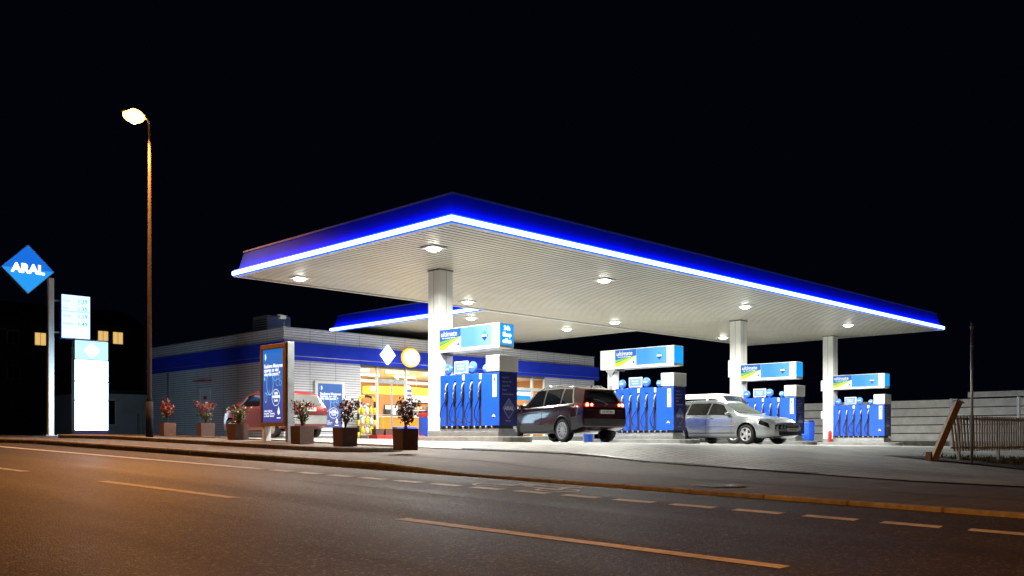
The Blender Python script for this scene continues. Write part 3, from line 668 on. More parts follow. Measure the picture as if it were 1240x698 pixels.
small_box(PX + .3, 'water_bucket', 'blue bucket on the red platform beside the flower boxes', 'bucket', M_BLUE2, .36, .34)
small_box(PX + .95, 'storage_tub', 'blue tub on the red platform nearest the tall blue bin', 'tub', M_BLUE2, .5, .36)
def waste_bin(loc, label, w_=.5, h=1.05, lid=M_RED):
    t = thing('waste_bin', label, 'bin', loc, 0)
    mb = MB(); mb.box(-w_ / 2, w_ / 2, -w_ / 2, w_ / 2, .04, h * .78, M_BLUE2, .02); mb.build('body', t)
    mb = MB(); mb.box(-w_ / 2 - .02, w_ / 2 + .02, -w_ / 2 - .02, w_ / 2 + .02, h * .78, h * .92, lid, .02); mb.box(-w_ / 2, w_ / 2, -w_ / 2, w_ / 2, h * .92, h, M_NAVY, .02); mb.build('lid', t)
    mb = MB(); mb.box(-w_ / 2 + .05, w_ / 2 - .05, -w_ / 2 + .05, w_ / 2 - .05, 0, .04, M_BLACK); mb.build('foot', t)
    return t
waste_bin((26.1, 31.3, FG(26.1, 31.3)), 'tall blue bin with red lid in front of the shop window', .6, 1.25)

# ---------------------------------------------------------------- pump islands, pumps, lit header signs
M_ULT = glow('sign_royal_blue', (.004, .11, .46), 1.0); M_LB = panel_glow('sign_light_blue', (.12, .50, .97), (.02, .30, .92), -1.3, -2.2, 1.05, 'Y')
M_LBP = panel_glow('sign_pale_blue', (.50, .80, 1.0), (.16, .52, .95), -1.4, -2.3, 1.05, 'Y')
M_GRN = glow('sign_green', (.18, .55, .02), .9); M_YGR = glow('sign_yellow_green', (.52, .72, .01), .9); M_SW = glow('sign_white', (.75, .8, .72), .9)
M_SWL = glow('sign_lettering_white', (.8, .85, .9), 1.0); M_SWT = glow('sign_text_white', (.95, .98, 1.0), 1.6); M_CYE = glow('sign_end_cyan', (.01, .36, .92), 1.05)
M_LOGU = glow('logo_upper_blue', (.03, .35, .95), .9); M_LOGL = glow('logo_lower_blue', (.01, .04, .35), .8)
M_LOGUd = mat('logo_upper_print', (.10, .14, .35), .4); M_LOGLd = mat('logo_lower_print', (.04, .04, .18), .4); M_PRINT = mat('grey_print', (.42, .42, .52), .4)
M_SIDE_W = mat('white_panel', (.75, .76, .74), .35)
def island(i):
    x = COLX[i]; g = G(x, 19.0) + .02
    mb = MB(); pts = []
    for cx, cy, a0 in ((0, -1.75, 180), (0, 1.95, 0)):
        for k in range(9): an = R(a0 + k * 22.5); pts.append((.58 * math.cos(an), cy + .4 * math.sin(an)))
    vs = []
    for d, h in ((0, -.1), (0, .11), (.02, .13)):
        for p in pts: vs.append((p[0] * (1 - d / .58), p[1] * (1 - d / 2.2), h))
    n = len(pts); fs = [(L * n + k, L * n + (k + 1) % n, (L + 1) * n + (k + 1) % n, (L + 1) * n + k) for L in range(2) for k in range(n)] + [tuple(2 * n + k for k in range(n))]
    mb.add(vs, fs, M_CONC)
    return obj1('pump_island', ['raised concrete kerb island under the nearest pump', 'raised concrete kerb island under the pump behind the dark estate', 'raised concrete kerb island behind the silver estate', 'raised concrete kerb island under the farthest pump'][i], 'kerb island', mb, (x, 19.0, g), 'concrete pump islands')
for i in range(4): island(i)

def fuel_pump(label):
    """origin at the ground under the pump; long faces look to -X and +X; y from -1.25 (display end) to 1.15"""
    t = thing('fuel_pump', label, 'fuel pump', (0, 0, 0), 0, 'blue fuel pumps under the canopy')
    Z0, Z1 = .42, 1.85; Y0, Y1, D = -1.25, 1.12, .33
    mb = MB(); mb.box(-D - .02, D + .02, Y0 + .02, Y1 + .08, .13, .27, M_STEEL, .008); mb.box(-D + .02, D - .02, Y0 + .05, Y1 + .05, .27, .34, M_STEEL)
    mb.build('base_frame', t)
    mb = MB()                                    # open sump with pipework
    mb.box(-D + .06, D - .06, Y0 + .08, Y1, .34, .42, M_BLACK)
    rr = random.Random(2)
    for k in range(9):
        y = Y0 + .3 + k * .23; mb.tube([(-D + .02, y, .34), (-D + .02, y, .42)], .03, M_STEEL if k % 2 else M_CONC, 8)
    mb.build('pipework', t)
    mb = MB()
    mb.box(-D, D, Y0 + .006, -.55, Z0, Z1 - .02, M_BLUE2, .012)              # electronics cabinet
    mb.box(-D + .16, D - .16, -.549, Y1, Z0, Z1 - .12, M_NAVY)
    mb.build('cabinet', t)
    mb = MB(); mb.box(-D - .004, D + .004, Y0, Y0 + .005, Z0 - .01, Z1 - .01, M_NAVY); e = mb.build('end_panel', t)
    mb = MB(); Xf = FY(0, Y0 - .001, 0)
    for k, s_ in enumerate(('Super 95', 'ultimate 102', 'Super E10', 'Diesel', 'ultimate Diesel')):
        mb.text(s_, .068, M_PRINT, FY(-.23, Y0 - .002, 1.70 - .11 * k), .001, .0, 'LEFT')
    r_ = .22; C = (0.02, .88)
    mb.prism([(0, r_ * 1.25), (-r_ * 1.08, 0), (0, -r_ * 1.25), (r_ * 1.08, 0)], .001, M_PRINT, X=FY(C[0], Y0 - .002, C[1]))
    mb.prism([(0, r_ * 1.18), (-r_ * 1.01, 0), (r_ * 1.01, 0)], .001, M_LOGUd, X=FY(C[0], Y0 - .004, C[1])); mb.prism([(-r_ * 1.01, 0), (0, -r_ * 1.18), (r_ * 1.01, 0)], .001, M_LOGLd, X=FY(C[0], Y0 - .004, C[1]))
    mb.text('ARAL', .145, mat('pale_print', (.6, .6, .66), .4), FY(C[0], Y0 - .007, C[1]), .001, .003)
    mb.text('Alles super.', .045, M_PRINT, FY(0, Y0 - .002, .55), .001)
    mb.build('lettering', e)
    for side in (-1, 1):                          # long faces
        def q(x): return side * x
        for k in range(5):                        # blue fins between the nozzle bays
            y = -.55 + k * .34
            mb = MB(); mb.box(q(D - .165), q(D), y + .10, y + .34, Z0, Z1 - (.0 if k != 3 else -.0), M_BLUE2, .008)
            mb.build('hose_cover', t)
        for k in range(5):
            y = -.55 + k * .34
            mb = MB(); mb.box(q(D - .164), q(D - .02), y + .003, y + .097, Z0, Z1 - .1, mat('bay_grey', (.028, .024, .028), .5)); mb.box(q(D - .09), q(D - .005), y + .004, y + .096, Z1 - .17, Z1 - .02, M_WHITE if k in (0, 2) else M_BLUE2, .004); mb.build('nozzle_bay', t)
            nz = MB(); yy = y + .05
            nz.box(q(D - .05), q(D + .04), yy - .028, yy + .028, 1.20, 1.40, M_BLACK, .01)
            nz.box(q(D - .02), q(D + .07), yy - .033, yy + .033, 1.12, 1.2, M_BLACK, .008)
            nz.tube([(q(D + .01), yy, 1.38), (q(D + .07), yy - .015, 1.46), (q(D + .05), yy - .03, 1.56), (q(D - .0), yy - .03, 1.62)], .020, M_RIM, 8)
            no = nz.build('nozzle', t)
            nz = MB(); nz.tube([(q(D + .04), yy, 1.38), (q(D + .085), yy, 1.3), (q(D + .06), yy, 1.17)], .01, M_STEEL, 6); nz.build('trigger', no)
            hs = MB(); sag = .13 + .05 * ((k * 7) % 3); P = []
            for s_ in range(15):
                u = s_ / 14; zz = 1.14 * (1 - u) + .5 * u - .12 * math.sin(math.pi * u) * (1 if k % 2 else .7)
                P.append((q(D + .05 + .06 * math.sin(math.pi * u)), yy + sag * math.sin(math.pi * u) * (1 - .2 * u), zz))
            hs.tube(P, .017, M_BLACK, 7); hs.build('hose', t)
        mb = MB(); mb.box(q(D), q(D + .012), Y0 + .10, Y0 + .25, 1.18, 1.78, M_SIDE_W, .003); mb.box(q(D + .012), q(D + .016), Y0 + .16, Y0 + .2, 1.6, 1.7, M_DARK); mb.build('card_terminal', t)
        mb = MB()
        if side < 0: logo(mb, FX(-D - .001, Y0 + .22, .66), .07, M_SIDE_W, M_NAVY, M_SIDE_W, False, M_SIDE_W)
        else: mb.box(D, D + .004, Y0 + .17, Y0 + .27, .6, .7, M_SIDE_W)
        mb.build('badge', t)
    mb = MB(); mb.box(-D + .02, D - .02, Y0 + .02, -.78, Z1 - .018, Z1 + .02, M_STEEL); mb.box(-D - .03, D + .03, Y0 - .02, -.76, Z1 + .022, 2.30, M_WHITE, .012); hd = mb.build('display_head', t)
    for s_ in (-1, 1):
        mb = MB()
        for z in (1.98,): mb.box(s_ * (D + .03), s_ * (D + .034), -1.14, -.88, z, z + .2, mat('lcd_grey', (.5, .52, .5), .25)); mb.build('display', hd)
    def disc(y, z, r, label_=None):               # round blue topper
        mb = MB(); mb.lathe([(0, -.05), (r * .8, -.05), (r, -.02), (r, .02), (r * .8, .05), (0, .05)], mat('topper_blue', (.08, .25, .75), .35), 24, X=Matrix.Translation((-.15, y, z)) @ Matrix.Rotation(R(90), 4, 'Y'))
        mb.box(-.215, -.203, y - r * .55, y + r * .55, z - .02, z + .03, mat('topper_print', (.45, .6, .85), .4)); mb.box(-.17, -.13, y - .03, y + .03, Z1 - .15, z - r * .9, M_DARK); mb.build('round_topper', t)
    disc(1.0, 2.02, .15); disc(-.02, 2.04, .16); disc(-.55, 1.98, .11)
    mb = MB(); mb.box(-.24, -.19, .10, .66, 1.88, 2.22, mat('topper_frame', (.55, .57, .62), .4), .008); pn = mb.build('topper_panel', t)
    mb = MB(); mb.box(-.245, -.241, .14, .62, 1.92, 2.18, mat('topper_panel_blue', (.16, .30, .62), .35)); mb.text('Bitte hier\nbezahlen', .08, M_SIDE_W, FX(-.247, .38, 2.05), .001); mb.build('panel_face', pn)
    mb = MB(); mb.box(-.235, -.2, .15, .19, Z1 - .15, 1.88, M_STEEL); mb.box(-.235, -.2, .57, .61, Z1 - .15, 1.88, M_STEEL); mb.build('panel_leg', t)
    mb = MB(); mb.box(-.30, .30, -.54, Y1 + .01, Z1 - .125, Z1 - .10, M_DARK); mb.build('top_tray', t)
    return t
PL = ['nearest blue fuel pump, on the island by the white planters side column', 'blue fuel pump behind the rear of the dark red estate', 'blue fuel pump partly hidden by the bonnet of the silver estate', 'farthest blue fuel pump, beside the last column and blue bin']
PL[0] = 'nearest blue fuel pump, in full view left of the dark red estate'
p0 = fuel_pump(PL[0]); PY = 18.77
for i in range(4):
    x = COLX[i] + .08; loc = (x, PY, G(x, PY) + .02)
    if i == 0: p0.location = loc
    else: dup(p0, loc, label=PL[i])

def header_sign(label, blank, pale=False):
    """origin at column face; box runs from y=0 (column) to y=-2.42; blank adds a white length over the column"""
    t = thing('pump_header_sign', label, 'sign', (0, 0, 0), 0, 'lit header signs above the pumps')
    Y0, Y1 = -2.42, .04 + (.62 if blank else 0); z0, z1 = -.30, .30; XW = .27
    mb = MB(); mb.box(-XW, XW, Y0, Y1, z0 - .06, z1, M_WHITE, .01); mb.build('casing', t)
    for side in (-1, 1):
        def q(a, b, y0, y1, za, zb, m, mbx): mbx.box(side * (XW + a), side * (XW + b), y0, y1, za, zb, m)
        mb = MB(); q(0, .006, -.90, -.0, z0 + .02, z1 - .02, M_SW, mb)
        if side < 0:
            X = FX(-XW - .007, 0, 0)                # local x = -y
            mb.prism([(0.0, -.06), (.90, .05), (.90, z1 - .02), (0.0, z1 - .02)], .002, M_ULT, X=X)
            mb.prism([(0.0, -.15), (.90, .05), (.90, .062), (0, -.06)], .003, M_GRN, X=X)
            mb.prism([(0.0, -.17), (.75, .025), (.78, .03), (0, -.145)], .005, M_ULT, X=X)
            mb.prism([(0.0, z0 + .02), (.2, z0 + .02), (.86, .04), (0, -.17)], .004, M_YGR, X=X)
        mb.build('product_panel', t)
        mb = MB(); q(0, .006, -2.14, -.905, z0 + .03, z1 - .02, M_LBP if pale else M_LB, mb); mb.build('blue_panel', t)
        if side < 0:
            mb = MB(); mb.text('ultimate', .21, M_SWL, FX(-XW - .012, -.40, .145), .001, .002, shear=.12); mb.text('Mehr Leistung. Mehr Reichweite.', .042, M_SWT, FX(-XW - .012, -.40, .035), .001)
            logo(mb, FX(-XW - .0115, -.80, -.16), .05, M_LOGU, M_LOGL, M_SWT, False); logo(mb, FX(-XW - .0075, -1.86, -.01), .14, M_LOGU, M_LOGL, M_SWT, True); mb.build('lettering', t)
    mb = MB(); mb.box(-XW + .03, XW - .03, Y0 - .012, Y0, z0 + .02, z1 - .03, M_CYE); e = mb.build('end_panel', t)
    mb = MB()
    if not blank:
        for k, s_ in enumerate(('24h', 'Shop', 'offen')): mb.text(s_, .16, M_SWT, FY(0, Y0 - .014, .16 - .17 * k), .001, .008)
        mb.build('end_lettering', e)
    mb = MB(); mb.box(-.01, -.2, -.30, .0, -.36, -.358, M_GREY); mb.box(-.2, .2, -.05, 0, -.42, -.36, M_GREY)
    mb.add([(-.262, .0, -.36), (-.262, .46, -.36), (-.262, .23, -.62), (-.256, .0, -.36), (-.256, .46, -.36), (-.256, .23, -.62)], [(0, 1, 2), (3, 5, 4), (0, 3, 4, 1), (1, 4, 5, 2), (2, 5, 3, 0)], M_GREY); mb.build('bracket', t)
    return t
HL = ['lit header sign above the nearest pump with white words on its end', 'lit header sign above the pump behind the dark red estate', 'lit header sign above the pump behind the silver estate', 'lit header sign above the farthest pump near the white board wall']
s0 = header_sign(HL[0], False, True); s1 = header_sign(HL[1], True)
s0.location = (COLX[0] + .02, 19.94, G(COLX[0], 20) + 2.86)
s1.location = (COLX[1] + .02, 19.94, G(COLX[1], 20) + 2.90)
mb = MB(); mb.box(-.14, .14, .16, .44, -2.90 + .1, -.362, M_WHITE, .01); mb.box(-.18, .18, .12, .48, -2.83, -2.80, M_STEEL); mb.box(-.143, -.14, .23, .37, -2.2, -.9, M_GREY); mb.build('support_post', s1)
s2 = header_sign(HL[2], False); s2.location = (COLX[2] + .02, 19.94, G(COLX[2], 20) + 2.92)
s3 = header_sign(HL[3], False); s3.location = (COLX[3] + .02, 19.94, G(COLX[3], 20) + 2.95)
for s_ in (s2, s3):
    for c in list(s_.children_recursive):
        if c.name.startswith('end_lettering'): bpy.data.objects.remove(c)

# bins and buckets on the islands
waste_bin((41.0, 21.2, G(41, 21.2) + .15), 'blue bin standing left of the farthest canopy column', .55, 1.0, M_BLUE2)
def bucket(loc, label, r=.17, h=.34):
    t = thing('water_bucket', label, 'bucket', loc, 0, 'blue washing buckets by the pumps')
    mb = MB(); mb.lathe([(0, .01), (r * .78, .01), (r * .8, 0), (r, h), (r + .012, h), (r + .012, h - .02), (r - .01, h - .02), (r * .75, .03), (0, .03)], M_BLUE2, 22); mb.build('pail', t)
    mb = MB(); mb.tube([(r * math.cos(R(a)), 0, h - .02 + .09 * math.sin(R(a))) for a in range(0, 181, 15)], .006, M_STEEL, 6); mb.build('handle', t)
bucket((40.3, 21.3, G(40, 21.3) + .02), 'blue bucket on the ground beside the blue bin', .24, .42)
bucket((24.3, 20.6, G(24.3, 20.6) + .02), 'blue bucket seen under the tail of the dark red estate', .2, .36)
bucket((24.35, 19.9, G(24.3, 20) + .02), 'second blue bucket by the island behind the dark red estate', .17, .32)
t = thing('fire_extinguisher', 'red fire extinguisher at the foot of the farthest pump', 'extinguisher', (41.0, 20.02, G(41, 20) + .15))
mb = MB(); mb.lathe([(0, 0), (.075, 0), (.08, .03), (.08, .42), (.06, .5), (.02, .53), (0, .53)], M_RED, 16); mb.build('cylinder', t)
mb = MB(); mb.tube([(0, 0, .53), (0, 0, .58), (.06, 0, .6)], .012, M_BLACK, 6); mb.tube([(.0, 0, .55), (.1, 0, .5), (.09, 0, .2)], .01, M_BLACK, 6); mb.build('hose', t)

# ---------------------------------------------------------------- vehicles
def lerp(a, b, t): return a + (b - a) * t
def interp(keys, x):
    if x <= keys[0][0]: return keys[0][1]
    for (x0, v0), (x1, v1) in zip(keys, keys[1:]):
        if x <= x1: return lerp(v0, v1, (x - x0) / (x1 - x0))
    return keys[-1][1]
def smooth_interp(keys, x, r=.07):
    return sum(interp(keys, x + d * r) * w_ for d, w_ in ((-1, .15), (-.5, .2), (0, .3), (.5, .2), (1, .15)))
def cr(p0, p1, p2, p3, t):
    return .5 * ((2 * p1) + (-p0 + p2) * t + (2 * p0 - 5 * p1 + 4 * p2 - p3) * t * t + (-p0 + 3 * p1 - 3 * p2 + p3) * t ** 3)
class Car:
    def __init__(s, sp): s.sp = sp; s.L = sp['L']
    def ctrl(s, x):
        sp = s.sp; hw = smooth_interp(sp['hw'], x); hwt = smooth_interp(sp['hwt'], x); zt = smooth_interp(sp['top'], x, .06); zb = smooth_interp(sp['bot'], x)
        zbl = min(smooth_interp(sp['belt'], x), zt - .035); g = max(0, min(1, (zt - zbl) / .3)); y6 = .955 * hw; hwt = min(hwt, y6)
        ye = lerp(y6 * .97, hwt, g)
        z9 = zt - .02 - .07 * g; z7 = lerp(zbl + .006, zbl + .05, g)
        y7 = lerp(y6, ye, .18 if g > .3 else .3)
        return [(0, zb), (.75 * hw, zb), (.95 * hw, zb + .045), (.992 * hw, zb + .2), (hw, lerp(zb, zbl, .58)), (.985 * hw, zbl - .10), (y6, zbl), (y7, z7), (lerp(y7, ye, .52) + .012 * g, lerp(z7, z9, .5)), (ye, z9), (ye * .88, zt - .012 - .012 * g), (ye * .5, zt - .003), (0, zt)]
    def shear(s, x, z):
        sp = s.sp; L = s.L; a = max(0, 1 - x / 1.1); b = max(0, 1 - (L - x) / .9)
        d = sp.get('rs', .25) * max(0, z - sp.get('rz', .85)) * a * a * (3 - 2 * a)
        return x + d - sp.get('fs', .1) * max(0, z - .55) * b
    def pt(s, x, k, side=1, off=0.0):
        def P(x, k):
            c = s.ctrl(x); n = len(c) - 1; k = max(0, min(n, k)); i = min(int(k), n - 1); t = k - i
            g = lambda j: c[j] if 0 <= j <= n else ((-c[-j][0], c[-j][1]) if j < 0 else (-c[2 * n - j][0], c[2 * n - j][1]))
            q = [g(i - 1), g(i), g(i + 1), g(i + 2)]
            y = cr(*[a[0] for a in q], t); z = cr(*[a[1] for a in q], t)
            return Vector((s.shear(x, z), side * y, z))
        p = P(x, k)
        if off:
            e = .02; dx = P(x + e, k) - P(x - e, k); dk = P(x, min(12, k + .1)) - P(x, max(0, k - .1))
            n = dx.cross(dk) * (-1 if side > 0 else 1)
            if n.length > 1e-9: p = p + n.normalized() * off
        return p - Vector((s.L / 2, 0, 0))
    def cap(s, k, t, end, off=0.0):
        """end 0 = rear, 1 = front"""
        x = s.L if end else 0.0; p = s.pt(x, k, 1); b = s.sp['bulge'][end]; sg = 1 if end else -1
        kk = min(1, k / 2.0, (12 - k) / 2.0)
        return Vector((p.x + sg * (b * (1 - abs(t) ** 2.4) * kk + off), p.y * t, p.z))
    def body(s, parent, paint):
        xs = [0, .02, .05, .1] + frange(.16, s.L - .16, .07) + [s.L - .1, s.L - .05, s.L - .02, s.L]
        ks = [i / 3 for i in range(37)]; nk = len(ks); nr = 2 * nk - 2; vs = []; fs = []
        for x in xs:
            ring_ = [s.pt(x, k, 1) for k in ks] + [s.pt(x, k, -1) for k in ks[-2:0:-1]]
            for v in ring_[:1] + [ring_[nk - 1]]: v.y = 0
            vs += ring_
        for i in range(len(xs) - 1):
            for j in range(nr): fs.append((i * nr + j, (i + 1) * nr + j, (i + 1) * nr + (j + 1) % nr, i * nr + (j + 1) % nr))
        T = 13; ts = [1 - 2 * j / T for j in range(T + 1)]
        for end, base in ((0, 0), (1, (len(xs) - 1) * nr)):
            rows = [[base] * (T + 1)]
            for q in range(1, nk - 1):
                row = [base + q]
                for t in ts[1:-1]: vs.append(s.cap(ks[q], t, end)); row.append(len(vs) - 1)
                row.append(base + nr - q); rows.append(row)
            rows.append([base + nk - 1] * (T + 1))
            for a in range(nk - 1):
                for b in range(T):
                    q = [rows[a][b], rows[a][b + 1], rows[a + 1][b + 1], rows[a + 1][b]]; u = []
                    for z in q:
                        if z not in u: u.append(z)
                    if len(u) > 2: fs.append(tuple(u if end == 0 else u[::-1]))
        mb = MB(); mb.add(vs, fs, paint, True); o = mb.build('body', parent)
        bm = bmesh.new(); bm.from_mesh(o.data); bmesh.ops.remove_doubles(bm, verts=bm.verts, dist=1e-5); bmesh.ops.recalc_face_normals(bm, faces=bm.faces); bm.to_mesh(o.data); bm.free()
        # wheel arches are cut out of the shell
        cm = MB(); W = s.sp['hw'][2][1]
        for ax in s.sp['axles']:
            for sd in (-1, 1):
                r = s.sp['wr'] + .055; n = 36; c = []
                for y in (sd * (W - .26), sd * (W + .3)):
                    for k in range(n): a = 2 * math.pi * k / n; c.append((ax - s.L / 2 + r * math.cos(a), y, s.sp['wr'] + .01 + r * math.sin(a)))
                f_ = [(k, (k + 1) % n, n + (k + 1) % n, n + k) for k in range(n)] + [tuple(range(n))[::-1], tuple(range(n, 2 * n))]
                if sd > 0: f_ = [q[::-1] for q in f_]
                cm.add(c, f_, M_BLACK)
        cut = cm.build('cut'); bm = bmesh.new(); bm.from_mesh(cut.data); bmesh.ops.recalc_face_normals(bm, faces=bm.faces); bm.to_mesh(cut.data); bm.free()
        o.parent = None; md = o.modifiers.new('b', 'BOOLEAN'); md.operation = 'DIFFERENCE'; md.solver = 'EXACT'; md.object = cut
        try: md.material_mode = 'TRANSFER'
        except Exception: pass
        bpy.context.view_layer.update(); dg = bpy.context.evaluated_depsgraph_get(); me = bpy.data.meshes.new_from_object(o.evaluated_get(dg))
        o.modifiers.clear(); o.data = me; o.parent = parent; bpy.data.objects.remove(cut)
        me.set_sharp_from_angle(angle=R(35))
        return o
    def patch(s, name, parent, x00, x01, x10, x11, k0, k1, m, side=1, off=.005, nu=8, nv=5):
        """x00..x01 along the bottom edge (k0), x10..x11 along the top edge (k1)"""
        mb = MB(); vs = []; fs = []
        for j in range(nv + 1):
            v = j / nv; k = lerp(k0, k1, v)
            for i in range(nu + 1): vs.append(s.pt(lerp(lerp(x00, x10, v), lerp(x01, x11, v), i / nu), k, side, off))
        for j in range(nv):
            for i in range(nu): a = j * (nu + 1) + i; fs.append((a, a + 1, a + nu + 2, a + nu + 1) if side < 0 else (a, a + nu + 1, a + nu + 2, a + 1))
        mb.add(vs, fs, m, True); return mb.build(name, parent)
    def screen(s, name, parent, xa, xb, kin, m, off=.005, n=10):
        """wind/rear screen wrapped over the top: from x=xa (bottom) to xb (top)"""
        ks = frange(kin, 12, .45); line = [(k, 1) for k in ks] + [(k, -1) for k in ks[-2::-1]]
        mb = MB(); vs = []; fs = []; w_ = len(line)
        for j in range(n + 1):
            for i, (k, sd) in enumerate(line):
                e = abs(i / (w_ - 1) * 2 - 1); x = lerp(xa, xb, j / n) - (xa > xb and 1 or -1) * .07 * e ** 3 * (1 - j / n)
                vs.append(s.pt(x, k, sd, off))
        for j in range(n):
            for i in range(w_ - 1): a = j * w_ + i; fs.append((a, a + 1, a + w_ + 1, a + w_))
        mb.add(vs, fs, m, True); return mb.build(name, parent)
    def cpatch(s, name, parent, k0, k1, t0, t1, m, end, off=.006, t0b=None, t1b=None, nu=10, nv=5):
        t0b = t0 if t0b is None else t0b; t1b = t1 if t1b is None else t1b
        mb = MB(); vs = []; fs = []
        for j in range(nv + 1):
            v = j / nv
            for i in range(nu + 1): vs.append(s.cap(lerp(k0, k1, v), lerp(lerp(t0, t0b, v), lerp(t1, t1b, v), i / nu), end, off))
        for j in range(nv):
            for i in range(nu): a = j * (nu + 1) + i; fs.append((a, a + 1, a + nu + 2, a + nu + 1))
        mb.add(vs, fs, m, True); return mb.build(name, parent)
    def wheel(s, parent, x, y, r, rim, spokes, mrim, wd=.21):
        sd = 1 if y > 0 else -1
        X = Matrix.Translation((x - s.L / 2, y, r)) @ Matrix.Rotation(R(-90 * sd), 4, 'X')
        g = bpy.data.objects.new('wheel', None)
        mb = MB(); h = wd / 2
        mb.lathe([(rim, -h), (r * .93, -h), (r * .985, -h * .8), (r, -h * .45), (r, h * .45), (r * .985, h * .8), (r * .93, h), (rim + .008, h * 1.02), (rim, h * .9), (rim * .96, h * .3), (0, h * .25)], M_BLACK, 36, X=X)
        t = mb.build('wheel', parent)
        mb = MB(); mb.lathe([(rim, h * .75), (rim * 1.0, h * 1.03), (rim * .90, h * 1.0), (rim * .87, h * .6)], mrim, 36, X=X)
        for k in range(spokes):
            a = 2 * math.pi * k / spokes; RX = X @ Matrix.Rotation(a, 4, 'Z'); w1 = .02 if spokes > 8 else .045; w2 = .013 if spokes > 8 else .03
            mb.add([(.03, -w1, h * .80), (rim * .95, -w2 * 1.3, h * .9), (rim * .95, w2 * 1.3, h * .9), (.03, w1, h * .80), (.03, -w1, h * .5), (rim * .95, -w2, h * .5), (rim * .95, w2, h * .5), (.03, w1, h * .5)],
                   [(0, 1, 2, 3), (0, 4, 5, 1), (3, 2, 6, 7), (1, 5, 6, 2)], mrim, X=RX)
        mb.lathe([(.0, h * .95), (.03, h * .95), (.06, h * .85), (.065, h * .5)], mrim, 18, X=X)
        bpy.data.objects.remove(g); mb.build('rim', t)
    def mirror(s, parent, x, k, paint, side):
        p = s.pt(x, k, side); mb = MB()
        X = Matrix.Translation(p + Vector((0, side * .12, .03)))
        mb.add(*uvs(.075, .10, .075), paint, True, X); mb.tube([p, p + Vector((0, side * .06, .0))], .025, M_BLACK, 8); o = mb.build('mirror', parent)
        g = MB(); g.add([(-.08, -.07, -.05), (-.08, .07, -.05), (-.08, .07, .05), (-.08, -.07, .05)], [(0, 1, 2, 3)], M_CHROME, False, X); g.build('mirror_glass', o)
def uvs(a, b, c, nu=14, nv=9):
    vs = []; fs = []
    for j in range(nv + 1):
        ph = math.pi * j / nv
        for i in range(nu): th = 2 * math.pi * i / nu; vs.append((a * math.sin(ph) * math.cos(th), b * math.sin(ph) * math.sin(th), c * math.cos(ph)))
    for j in range(nv):
        for i in range(nu): fs.append((j * nu + i, (j + 1) * nu + i, (j + 1) * nu + (i + 1) % nu, j * nu + (i + 1) % nu))
    return vs, fs
def place(t, wheel_local, wheel_world, ang):
    c, s = math.cos(ang), math.sin(ang); lx, ly = wheel_local
    X = wheel_world[0] - (c * lx - s * ly); Y = wheel_world[1] - (s * lx + c * ly)
    t.rotation_euler = (0, 0, ang); t.location = (X, Y, G(X, Y) + .022)

M_BRAKE = glow('brake_light', (1.0, .10, .03), 9.0); M_BRAKE2 = glow('brake_light_core', (1.0, .5, .3), 14.0)
M_TAIL = mat('red_lens', (.35, .008, .008), .12, coat=.6); M_CLEAR = mat('headlamp_lens', (.55, .56, .58), .08, metal=.6, coat=1)
M_PLATE = mat('number_plate', (.7, .7, .68), .4)
def plate_text(mb, s, X, size): mb.text(s, size, M_DARK, X, .001, .001)

